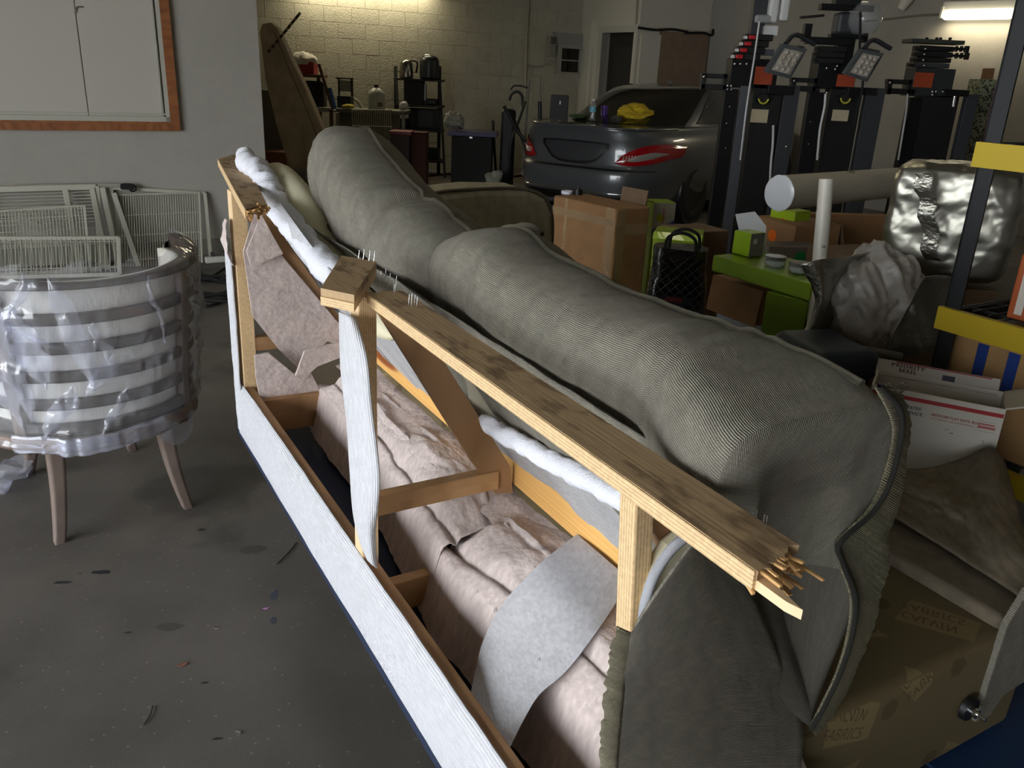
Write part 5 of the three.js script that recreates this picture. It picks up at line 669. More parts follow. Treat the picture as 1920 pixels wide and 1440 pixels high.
// ---------------------------------------------------------------- cartons and bags between the sofa and the towers
function cornerBox(name, label, category, near, left, right, D, m, o = {}) {      // top corners in pixels; near one at distance D
  const p0 = onZ(...near, D), y1 = p0.y, pl = onY(...left, y1), pr = onY(...right, y1), X = p0.clone().sub(pl), w = X.length(); X.normalize();
  const back = V(X.z, 0, -X.x); if (back.dot(V(0, 0, -1)) < 0) back.negate(); const d = o.d ?? Math.max(0.04, pr.clone().sub(p0).dot(back)), y0 = o.bottom !== undefined ? (Array.isArray(o.bottom) ? onZ(...o.bottom, D).y : o.bottom) : 0.001;
  const c = p0.clone().add(pl).multiplyScalar(0.5).addScaledVector(back, d / 2), yaw = Math.atan2(-X.z, X.x), t = thing(name, label, category, V(c.x, y0, c.z), yaw, o.group), h = y1 - y0;
  part('body', box(w, h, d, 0, h / 2, 0, o.r ?? 0.006), m, t); t.w = w; t.h = h; t.d = d;
  t.face = (n, u0, v0, u1, v1, mm, l, side = 0, off = 0.002) => { const g = side === 0 ? raw((u1 - u0) * w, (v1 - v0) * h, off, (mix(u0, u1, 0.5) - 0.5) * w, mix(v0, v1, 0.5) * h, d / 2 + off / 2) : raw(off, (v1 - v0) * h, (u1 - u0) * d, w / 2 + off / 2, mix(v0, v1, 0.5) * h, (0.5 - mix(u0, u1, 0.5)) * d); return part(n, g, mm, t, l); };   // side 0: face to the viewer, 1: right-hand face
  t.flap = (n, side, len, ang, mm) => { let g; const L = len; if (side === 'front') { g = mv(box(w, 0.006, L, 0, 0, L / 2), 0, 0, 0); rot(g, ang); mv(g, 0, h, d / 2); } else if (side === 'back') { g = box(w, 0.006, L, 0, 0, -L / 2); rot(g, -ang); mv(g, 0, h, -d / 2); } else if (side === 'right') { g = box(L, 0.006, d, L / 2, 0, 0); rot(g, 0, 0, -ang); mv(g, w / 2, h, 0); } else { g = box(L, 0.006, d, -L / 2, 0, 0); rot(g, 0, 0, ang); mv(g, -w / 2, h, 0); } return part(n, g, mm, t); };
  return t;
}
{
  const disc = (c) => mat(c, 0.5), on = (t, name, u, v, r, m, l) => part(name, mv(rot(cyl(r, r, 0.002, 28), Math.PI / 2), (u - 0.5) * t.w, v * t.h, t.d / 2 + 0.002), m, t, l);
  // big taped carton
  const bc = cornerBox('carton', 'big brown carton wrapped in shiny clear tape behind the cushions', 'carton', [1156, 392], [1038, 366], [1203, 384], 4.7, cardboard, { r: 0.012 });
  bc.face('tape', 0.2, 0, 0.25, 1, clearTape, 'clear tape'); bc.face('tape', 0.86, 0, 0.985, 1, clearTape, 'clear tape'); bc.face('tape', 0, 0.86, 1, 0.92, clearTape); bc.face('tape', 0, 0.8, 1, 0.88, clearTape, undefined, 1); bc.face('tape', 0.05, 0, 0.3, 1, clearTape, undefined, 1);
  part('loose_flap', box(0.22, 0.1, 0.008, 0.1, bc.h + 0.045, -bc.d / 2 + 0.08), cardboardDark, bc).rotation.x = -0.15;
  const lid = onY(1063, 364, bc.position.y + bc.h); single('white_tin', lathe([[0, 0], [0.034, 0], [0.036, 0.004], [0.036, 0.02], [0.03, 0.022], [0.029, 0.006], [0, 0.006]]), mat(0xcfd2de, 0.4), 'white round tin on the big brown carton', 'tin', lid);
  const cap = onY(1084, 365, bc.position.y + bc.h); single('black_jar', [cyl(0.026, 0.024, 0.035, 18, 0, 0.018, 0), cyl(0.01, 0.009, 0.02, 12, 0, 0.045, 0)], blackPlastic, 'small black jar beside the white tin', 'jar', cap);
  // white and lime printed box
  const pr = canvasTex(256, 384, (g, w, h) => { g.fillStyle = '#b9b5a8'; g.fillRect(0, 0, w, h); g.fillStyle = '#b9c21a'; g.beginPath(); g.arc(86, 170, 46, 0, 7); g.fill(); g.save(); g.translate(118, 205); g.rotate(-Math.PI / 2); g.font = 'bold 36px sans-serif'; g.fillStyle = '#a3164a'; g.fillText('fragment', -20, 14); g.restore(); for (const [c, k] of [['#2f7a3c', 0], ['#2f6f9c', 18], ['#2a3f86', 38], ['#7d78a8', 60]]) { g.strokeStyle = c; g.lineWidth = 20; g.beginPath(); g.moveTo(0, 330 - k * 0.2); g.bezierCurveTo(90, 300 - k, 130, 230 + k, 256, 250 - k); g.stroke(); } });
  const wb = cornerBox('printed_box', 'white and lime printed box behind the big brown carton', 'box', [1268, 380], [1227, 379], [1280, 372], 5.3, limeCard, { d: 0.16 }); wb.face('print', 0.01, Math.max(0, 1 - 0.22 / wb.h), 0.99, 0.995, mat(0xffffff, 0.5, { map: pr }), 'white printed face');
  { const g = wb.children[1].geometry, uv = g.attributes.uv, p = g.attributes.position; g.computeBoundingBox(); const b = g.boundingBox; for (let i = 0; i < uv.count; i++) uv.setXY(i, (p.getX(i) - b.min.x) / (b.max.x - b.min.x), (p.getY(i) - b.min.y) / (b.max.y - b.min.y)); }
  wb.flap('flap', 'left', 0.1, -0.1, mat(0x8f8a1a, 0.5));
  // lime open tray and dark carton
  const dk = cornerBox('carton', 'plain dark brown carton behind the black tote', 'carton', [1368, 432], [1290, 436], [1380, 428], 4.7, cardboardDark, { d: 0.25 });
  const lt = cornerBox('open_tray', 'lime green open tray with a blue label beside the dark brown carton', 'tray', [1318, 442], [1226, 434], [1330, 436], 4.35, mat(0x8ea51d, 0.45), { d: 0.2 }); lt.face('blue_label', 0.7, Math.max(0.1, 1 - 0.13 / lt.h), 0.92, 1 - 0.06 / lt.h, disc(0x1d3f74), 'dark blue label'); lt.face('white_label', 0.68, 1 - 0.2 / lt.h, 0.98, 1 - 0.14 / lt.h, disc(0xb9bba9), 'pale label'); lt.flap('flap', 'front', 0.06, 0.5, limeCard);
  // black quilted tote
  { const p = onZ(1262, 600, 3.85), t = thing('tote_bag', 'shiny black quilted tote bag with red lettering behind the cushion', 'bag', V(p.x, 0, p.z), -0.25), W0 = 0.28, Hh = onZ(1262, 462, 3.85).y;
    const quilt = tex(256, (u, v) => { const a = Math.abs(((u + v) * 6) % 1 - 0.5), b = Math.abs((((u - v) * 6) % 1 + 1) % 1 - 0.5); return 1 - 0.9 * smooth(0.42, 0.5, Math.max(a, b)); }, 1 / 0.3, false);
    part('body', crumple(capped(40, 24, (u, v) => { const a = u * 2 * Math.PI, c = Math.cos(a), s = Math.sin(a), k = 1 - 0.25 * v; return V(W0 * 0.5 * (1.1 - 0.2 * v) * Math.sign(c) * Math.pow(Math.abs(c), 0.45), mix(0.002, Hh, v), 0.12 * k * Math.sign(s) * Math.pow(Math.abs(s), 0.6)); }, 0.8, 0.8), 0.012, 9, 3), mat(0x0c0c0d, 0.22, { clearcoat: 1, clearcoatRoughness: 0.12, bumpMap: quilt, bumpScale: 0.006 }), t, 'shiny quilted body');
    const ql = []; for (let k = -8; k <= 12; k++) for (const s of [1, -1]) { const x0 = -0.13, x1 = 0.13, y = (x) => Hh - 0.3 + k * 0.045 + s * (x) * 1.0; const pts = []; for (let i = 0; i <= 6; i++) { const x = mix(x0, x1, i / 6), yy = y(x); if (yy > Hh - 0.34 && yy < Hh - 0.03) pts.push(V(x, yy, 0.121 - 0.02 * yy)); } if (pts.length > 1) ql.push(tube(pts, 0.0016, 4, 3)); } part('quilting', ql, mat(0x3a3a3c, 0.4), t, 'quilted stitching');
    for (const [z, x] of [[0.07, 0], [-0.05, 0.01]]) part('handle', tube([[x - 0.07, Hh - 0.01, z], [x - 0.06, Hh + 0.05, z], [x, Hh + 0.075, z], [x + 0.06, Hh + 0.05, z], [x + 0.07, Hh - 0.01, z]], 0.008, 7), softBlack, t);
    const lt2 = canvasTex(256, 64, (g) => { g.fillStyle = '#0c0c0d'; g.fillRect(0, 0, 256, 64); g.fillStyle = '#a01c1c'; g.font = 'bold 52px serif'; g.fillText('ctory', 40, 46); }); part('lettering', mv(new THREE.PlaneGeometry(0.15, 0.036), 0.01, onZ(1252, 550, 3.85).y, 0.125), mat(0xffffff, 0.4, { map: lt2 }), t, 'red lettering'); }
  // stack with the lime tray
  const st1 = cornerBox('carton', 'tan carton under the lime tray', 'carton', [1432, 546], [1338, 515], [1470, 538], 3.45, cardboard, { bottom: [1430, 612], d: 0.3 });
  const wh = cornerBox('white_box', 'white box under the tan carton', 'box', [1432, 613], [1345, 578], [1470, 600], 3.45, mat(0xb9bbc4, 0.6), { d: 0.28 });
  { const dy = st1.position.y - (wh.position.y + wh.h); wh.children[0].geometry.dispose(); wh.children[0].geometry = box(wh.w, wh.h + dy - 0.002, wh.d, 0, (wh.h + dy - 0.002) / 2, 0); }
  st1.flap('flap', 'front', 0.16, 1.45, cardboard);
  const gb = cornerBox('green_box', 'tall olive green box under the lime tray', 'box', [1515, 566], [1437, 546], [1560, 556], 3.1, mat(0x6d8a14, 0.45), { d: 0.22 }); gb.face('blue_mark', 0.72, 0.7, 0.95, 0.8, disc(0x1b5a8c), 'blue label');
  const ll = cornerBox('lime_tray', 'lime green shallow tray lying on the cartons', 'tray', [1522, 532], [1337, 478], [1580, 505], 3.1, mat(0x86a81a, 0.4, { clearcoat: 0.4 }), { bottom: [1522, 566], d: 0.3 });
  const topY = ll.position.y + ll.h; { const k = canvasTex; }
  for (const [px, py, r, l] of [[1452, 500, 0.042, 'clear round jar with silver lid on the lime tray, beside the grey carton'], [1496, 512, 0.04, 'clear round jar with silver lid on the lime tray, behind the white pipe']]) { const q = onY(px, py, topY), j = thing('jar', l, 'jar', q, 0, 'jars on the lime tray'); part('glass', lathe([[0, 0.001], [r, 0.001], [r * 1.02, 0.02], [r * 0.96, 0.03], [0, 0.03]]), mat(0xdde3e6, 0.08, { transmission: 0.7, thickness: 0, clearcoat: 1 }), j); part('lid', cyl(r, r, 0.014, 26, 0, 0.038, 0), mat(0x9a9c9c, 0.25, { metalness: 0.8 }), j, 'silver lid'); }
  const lg = cornerBox('small_box', 'small lime and grey box with a printed label on the lime tray', 'box', [1409, 438], [1377, 431], [1441, 430], 3.55, limeCard, { bottom: topY + 0.001, d: 0.09 }); lg.face('grey_side', 0.02, 0.02, 0.98, 0.98, mat(0x6a675e, 0.6), 'grey printed side', 1); lg.face('label_frame', 0.2, 0.55, 0.45, 0.75, disc(0xb6b3a6), undefined, 1, 0.004);
  const od = cornerBox('carton', 'brown carton with a bright orange dot', 'carton', [1492, 424], [1413, 404], [1512, 412], 4.15, cardboard, { d: 0.3 }); on(od, 'orange_dot', 0.52, 1 - 0.075 / od.h, 0.03, disc(0xe86a10), 'bright orange dot'); od.flap('flap', 'back', 0.15, 1.2, cardboardDark); od.flap('flap', 'left', 0.16, 1.35, cardboardDark);
  const gd = cornerBox('carton', 'grey-brown carton with a green dot', 'carton', [1540, 462], [1442, 462], [1600, 455], 3.98, card(0x7b6f60, 77), { d: 0.13 }); on(gd, 'green_dot', 0.62, 1 - 0.05 / gd.h, 0.026, disc(0x0f7a3a), 'green dot');
  { const q = [[1380, 402], [1417, 397], [1437, 424], [1432, 476], [1394, 476]].map(([x, y]) => onZ(x, y, 3.72)); const c = q.reduce((a, p) => a.add(p), V(0, 0, 0)).multiplyScalar(0.2); const g = prism(q.map((p) => [p.x - c.x, p.y - c.y]), 0.003); single('paper_sheet', g, paper, 'white paper sheet sticking up from the cartons', 'paper', c, 0).rotation.x = -0.2; }
  const lc = cornerBox('carton', 'long brown carton under the white cardboard tube', 'carton', [1510, 400], [1500, 396], [1712, 378], 4.75, cardboard, {}); 
  const lx = cornerBox('lime_box', 'small lime box under the end of the white cardboard tube', 'box', [1492, 397], [1446, 388], [1512, 390], 4.3, mat(0x9bb81a, 0.4), { d: 0.12, bottom: [1490, 424] }); on(lx, 'orange_dot', 0.55, 0.12, 0.02, disc(0xd8620e), 'orange dot');
  const lb2 = cornerBox('carton', 'open brown carton beneath the foil bags', 'carton', [1700, 480], [1606, 486], [1740, 470], 3.75, cardboardDark, { d: 0.3 }); lb2.face('yellow_tape', 0.0, 1 - 0.05 / lb2.h, 0.3, 1 - 0.01 / lb2.h, disc(0x7f7a14), 'yellow tape');
  { // white cardboard tube
    const a = onZ(1462, 362, 4.1), b = onZ(1770, 334, 5.0), t = thing('cardboard_tube', 'long white cardboard tube lying across the cartons', 'tube'); const d = b.clone().sub(a), L = d.length(), q = new THREE.Quaternion().setFromUnitVectors(UP, d.clone().normalize());
    const k = (g, v) => { g.applyQuaternion(q); return mv(g, a.clone().lerp(b, v)); };
    part('tube', k(cyl(0.084, 0.077, L, 32), 0.5), mat(0xffffff, 0.8, { map: tex(256, (u, v) => { const n = 0.72 + 0.12 * (fbm(u * 6, v * 6, 211, 6, 4) - 0.5) - 0.25 * smooth(0.66, 0.8, fbm(u * 7, v * 14, 213, 7, 4)); return [n, n * 0.96, n * 0.86]; }, 1) }), t); part('end_film', k(creased(new THREE.SphereGeometry(0.085, 40, 24), 0.005, 26, 3).scale(1, 0.14, 1), -0.002), mat(0xd9dce0, 0.25, { clearcoat: 0.6 }), t, 'crumpled white film over the end'); part('tape_band', k(cyl(0.0815, 0.0805, 0.07, 32), 0.74), mat(0x8f7048, 0.4), t, 'brown tape band'); }
  { // white plastic pipe
    const a = onZ(1550, 334, 3.2), b = onZ(1527, 600, 3.1); const d = b.clone().sub(a); const k = a.y / -d.y, e = a.clone().addScaledVector(d, k); const t = thing('plastic_pipe', 'white plastic pipe leaning upright among the cartons', 'pipe'), q = new THREE.Quaternion().setFromUnitVectors(UP, a.clone().sub(e).normalize()), L = a.distanceTo(e); const g = new THREE.CylinderGeometry(0.027, 0.027, L - 0.01, 28, 1, true); g.applyQuaternion(q); part('pipe', [mv(g, a.clone().add(e).multiplyScalar(0.5)), mv(new THREE.RingGeometry(0.022, 0.027, 28).rotateX(-Math.PI / 2), a.x, a.y - 0.004, a.z)], mat(0xd9d4c6, 0.35), t);
    const bars = []; const m = a.clone().addScaledVector(d, 0.46); for (let i = 0; i < 7; i++) bars.push(raw(0.012, 0.0022 + (i % 3) * 0.001, 0.001, m.x + 0.002, m.y - i * 0.006, m.z + 0.028)); part('barcode', bars, mat(0x2b2a28, 0.7), t, 'black barcode'); }
  // foil bags
  const foil = mat(0xa9a79c, 0.36, { metalness: 1, bumpMap: tex(256, (u, v) => fbm(u * 22, v * 22, 221, 22, 4), 1 / 0.25, false), bumpScale: 0.003 }), milkyBag = mat(0xc9c3ba, 0.4, { transmission: 0.5, thickness: 0, clearcoat: 0.3 });
  { const t = standing('foil_bag', 'big silver foil insulation bag on the open carton', 'foil bag', 1800, 420, 3.2); const c = t.loc(1806, 420); const g = creased((() => { const q = new THREE.BoxGeometry(0.44, 0.42, 0.32, 44, 44, 34), a = q.attributes.position; for (let i = 0; i < a.count; i++) { const v = V(a.getX(i), a.getY(i), a.getZ(i)), n = v.clone().divide(V(0.22, 0.21, 0.16)), l = Math.pow(Math.pow(Math.abs(n.x), 6) + Math.pow(Math.abs(n.y), 6) + Math.pow(Math.abs(n.z), 6), 1 / 6); v.divideScalar(mix(1, l * Math.max(Math.abs(n.x), Math.abs(n.y), Math.abs(n.z)), 0.8)); a.setXYZ(i, v.x, v.y, v.z); } return q; })(), 0.014, 7, 5, 4); g.rotateY(-0.5); part('bag', mv(g, c.x, c.y, c.z - 0.1), foil, t); part('support', box(0.34, c.y - 0.24, 0.3, c.x, (c.y - 0.24) / 2, c.z - 0.1), cardboardDark, t, 'carton inside the bag');
    const k = t.loc(1722, 390), e = t.loc(1712, 320), f = t.loc(1730, 480); part('torn_edge', sheet(6, 14, (u, v) => { const p = poly([e.toArray(), k.toArray(), f.toArray()])(v); return V(p[0] + (u - 0.5) * 0.05 + 0.01 * Math.sin(v * 20), p[1], p[2] + 0.06 + 0.03 * u); }, 0.05, 0.4, 0.002), foil, t); }
  { const t = standing('foil_bag', 'open silver foil bag holding crumpled white plastic', 'foil bag', 1640, 560, 2.8);
    const PX = (pts) => poly(pts); const L = PX([[1500, 495], [1530, 560], [1510, 620], [1492, 645]]), Rr = PX([[1660, 470], [1600, 520], [1580, 580], [1560, 650]]);
    part('left_sheet', crumple(sheet(20, 24, (u, v) => { const a = L(v), b = Rr(v); return t.loc(mix(a[0], b[0], u), mix(a[1], b[1], u), 0.05 - 0.12 * u + 0.05 * Math.sin(u * 5)); }, 0.3, 0.4, 0.002), 0.02, 9, 7), foil, t, 'folded foil side');
    const a2 = PX([[1735, 520], [1700, 580], [1670, 640], [1660, 662]]), b2 = PX([[1800, 520], [1790, 590], [1770, 640], [1700, 668]]); part('right_sheet', crumple(sheet(14, 20, (u, v) => { const a = a2(v), b = b2(v); return t.loc(mix(a[0], b[0], u), mix(a[1], b[1], u), 0.08 - 0.1 * u); }, 0.2, 0.3, 0.002), 0.015, 10, 9), foil, t, 'folded foil side');
    const rim = PX([[1492, 645], [1530, 640], [1590, 650], [1650, 660], [1690, 668]]); part('front_fold', tube(Array.from({ length: 9 }, (_, i) => { const p = rim(i / 8); return t.loc(p[0], p[1], 0.14); }), 0.012, 7), foil, t); const gl = t.loc(1660, 565); const g = creased(new THREE.IcosahedronGeometry(0.165, 30), 0.075, 7, 13, 4); g.scale(0.85, 0.95, 0.7); part('plastic_lump', mv(g, gl.x, gl.y - 0.01, gl.z - 0.08), milkyBag, t, 'crumpled white plastic'); const b = t.loc(1640, 640); part('box', box(0.3, b.y, 0.26, b.x, b.y / 2, b.z - 0.12), cardboardDark, t, 'carton under the bag'); }
  { const t = standing('navy_stool', 'dark navy padded stool in front of the open foil bag', 'stool', 1575, 700, 2.45), a = t.loc(1500, 668), b = t.loc(1640, 700), y = t.loc(1560, 658).y, w = b.x - a.x; part('seat', (() => { const g = boxUV(new RoundedBoxGeometry(w, 0.1, 0.3, 5, 0.045)); g.rotateY(0.25); g.translate((a.x + b.x) / 2, y - 0.05, -0.12); return g; })(), mat(0x36424f, 0.55), t); for (const x of [-1, 1]) for (const z of [-0.22, -0.02]) part('leg', box(0.03, y - 0.09, 0.03, (a.x + b.x) / 2 + x * w * 0.4, (y - 0.09) / 2, z), blackMetal, t); }
}
// ---------------------------------------------------------------- black and yellow shelving on the right
{
  const c = onZ(1800, 560, 2.22), yel = mat(0xb39a1d, 0.45), t = thing('shelving_unit', 'black shelving unit with yellow beams at the right', 'shelf', V(c.x, 0, c.z), AZ), Ld = 1.7, dp = 0.5;    // local +z towards the viewer along the shelf, +x to the back
  const yAt = (px, py) => onPl(px, py, c, B).y, y2 = yAt(1785, 595), y3 = yAt(1855, 290), y1 = yAt(1890, 895);
  for (const z of [0, Ld]) for (const x of [0, dp]) part('post', [raw(0.05, 2.0, 0.006, x + 0.0, 1.0, z - 0.02), raw(0.006, 2.0, 0.045, x + (x ? 0.022 : -0.022), 1.0, z)], mat(0x15171a, 0.45), t, 'black angle post');
  for (const y of [y1, y2, y3]) { part('beam', [raw(0.02, 0.062, Ld + 0.06, -0.032, y, Ld / 2)], yel, t, 'yellow beam'); part('beam', raw(0.02, 0.062, Ld, dp + 0.03, y, Ld / 2), yel, t, 'yellow beam'); part('end_beam', raw(dp, 0.05, 0.02, dp / 2, y, -0.01), mat(0x17191b, 0.5), t); const w = []; for (let i = 0; i < 40; i++) w.push(raw(dp, 0.004, 0.004, dp / 2, y + 0.03, i / 39 * Ld)); for (let i = 0; i < 4; i++) w.push(raw(0.005, 0.006, Ld, dp * (i + 0.5) / 4, y + 0.024, Ld / 2)); part('wire_deck', w, mat(0x3a3c3f, 0.4, { metalness: 0.6 }), t, 'dark wire deck'); }
  const place = (x, y, z) => V(x, y, z).applyAxisAngle(UP, AZ).add(t.position);
  const it = (name, label, cat, w, h, d, x, y, z, m, turn = 0) => { const o = thing(name, label, cat, place(x, y + 0.033, z), AZ + turn); part('body', box(w, h, d, 0, h / 2, 0, 0.006), m, o); o.w = w; o.h = h; o.d = d; return o; };
  const cn = it('caulk_box', 'orange and white box of caulk tubes on the middle shelf', 'box', 0.12, 0.17, 0.2, 0.08, y2, 0.22, mat(0x9a4a20, 0.5)); for (let i = 0; i < 4; i++) part('tube_print', mv(raw(0.003, 0.11, 0.02, 0, 0, 0), -0.0615, 0.07, -0.07 + i * 0.042), mat(0xbdb6ac, 0.6), cn, 'white tube picture');
  it('carton', 'plain brown carton behind the caulk box on the middle shelf', 'carton', 0.2, 0.3, 0.3, 0.35, y2, 0.2, cardboard); it('black_case', 'black case on the top yellow shelf', 'case', 0.2, 0.26, 0.4, 0.16, y3, 0.32, mat(0x121314, 0.5)); it('carton', 'brown carton under the top yellow shelf', 'carton', 0.25, 0.2, 0.25, 0.36, y2, 0.55, cardboardDark);
  const bl = it('carton', 'tan carton with blue stripes on the lower shelf', 'carton', 0.3, 0.3, 0.28, 0.17, y1, 0.14, cardboardLight); for (const [z, h] of [[0.03, 0.16], [-0.055, 0.13]]) part('blue_stripe', [raw(0.002, h, 0.03, -0.151, 0.3 - h / 2 - 0.01, z), mv(rot(cyl(0.015, 0.015, 0.002, 16), 0, 0, Math.PI / 2), -0.151, 0.3 - h - 0.01, z)], mat(0x17357a, 0.5), bl, 'blue stripe');
  const pb = thing('paper_bag', 'crumpled brown paper bag on the lower shelf', 'bag', place(0.1, y1 + 0.033, 0.44), AZ); part('bag', (() => { const g = creased(new THREE.BoxGeometry(0.24, 0.24, 0.2, 18, 18, 16), 0.03, 7, 6); g.computeBoundingBox(); g.translate(0, -g.boundingBox.min.y, 0); return g; })(), mat(0x7a6443, 0.75), pb);
  const mg = thing('magazine', 'dark glossy magazine at the edge of the lower shelf', 'magazine', place(-0.02, y1 + 0.036, 0.62), AZ + 0.3); part('cover', box(0.2, 0.008, 0.27, 0, 0.005, 0), mat(0x2b2d31, 0.2, { clearcoat: 0.8 }), mg);
}
{ // flat-rate postal box on a carton, between sofa and shelving
  const printed = canvasTex(1024, 736, (g, w, h) => {
    g.fillStyle = '#c9c4ba'; g.fillRect(0, 0, w, h); g.fillStyle = '#a3222a'; g.fillRect(0, 44, w, 34);
    g.fillStyle = '#2b3350'; g.font = 'bold italic 40px sans-serif'; g.fillText('UNITED STATES', 120, 150); g.fillText('POSTAL SERVICE.', 120, 196); g.fillStyle = '#9d2a30'; g.font = 'bold italic 64px sans-serif'; g.fillText('PRIORITY', 60, 330);
    g.fillStyle = '#8b2a30'; g.font = 'bold 32px sans-serif'; g.fillText('MEDIUM FLAT RATE BOX', 500, 172); g.font = '20px sans-serif'; g.fillText('FOR DOMESTIC AND INTERNATIONAL USE', 500, 200); g.fillStyle = '#a3222a'; g.globalAlpha = 0.6; g.fillRect(870, 150, 110, 14); g.fillRect(860, 172, 130, 22); g.globalAlpha = 1; g.fillStyle = '#55524c'; g.fillRect(850, 134, 140, 2); g.fillRect(840, 216, 150, 2);
    g.strokeStyle = '#55524c'; g.lineWidth = 3; g.beginPath(); g.moveTo(636, 280); g.lineTo(636, 262); g.lineTo(660, 262); g.moveTo(910, 300); g.lineTo(932, 300); g.lineTo(932, 324); g.stroke(); g.fillRect(664, 286, 34, 6); g.fillRect(700, 530, 16, 5);
  });
  const fl = canvasTex(512, 96, (g) => { g.fillStyle = '#b5afab'; g.fillRect(0, 0, 512, 96); g.fillStyle = '#4a2f32'; g.font = 'bold 32px sans-serif'; g.fillText('PRIORITY', 60, 34); g.fillText('MAIL', 96, 62); g.fillStyle = '#3c3f52'; g.fillRect(282, 34, 52, 36); g.fillStyle = '#8b2a30'; g.fillRect(80, 2, 400, 7); });
  const sup = cornerBox('carton', 'brown carton carrying the white postal box', 'carton', [1886, 775], [1634, 727], [1930, 760], 1.82, cardboardDark, { d: 0.2, bottom: sofaBase.y + 0.016 }), hBox = 0.22, ytop = sup.h;
  const w = sup.w, y0 = ytop - hBox; sup.children[0].geometry = box(w * 0.94, y0 - 0.002, 0.19, 0, (y0 - 0.002) / 2, 0);
  const t = thing('postal_box', 'white postal box with red stripe and PRIORITY print', 'box', sup.position.clone().setY(sup.position.y + y0), sup.rotation.y), wm = mat(0xbfbab0, 0.6), d = 0.14;
  part('body', [raw(w, 0.004, d, 0, 0.002, 0), raw(w, hBox, 0.004, 0, hBox / 2, -d / 2), raw(0.004, hBox, d, w / 2, hBox / 2, 0), raw(0.004, hBox, d, -w / 2, hBox / 2, 0)], wm, t, 'white box body'); const fr = part('printed_front', mv(new THREE.BoxGeometry(w, hBox, 0.004), 0, hBox / 2, d / 2), mat(0xffffff, 0.6, { map: printed }), t, 'printed front');
  const ft = part('flap', mv(new THREE.BoxGeometry(w * 0.98, 0.045, 0.004), 0, 0.0225, 0), mat(0xffffff, 0.6, { map: fl }), t, 'printed rear flap'); ft.position.set(-0.01, hBox - 0.012, -d / 2 + 0.004); ft.rotation.x = -0.7;
  const sf = part('flap', mv(new THREE.BoxGeometry(0.09, 0.004, d), 0.045, 0, 0), wm, t, 'white side flap'); sf.position.set(w / 2, hBox, 0); sf.rotation.z = 0.35;
}

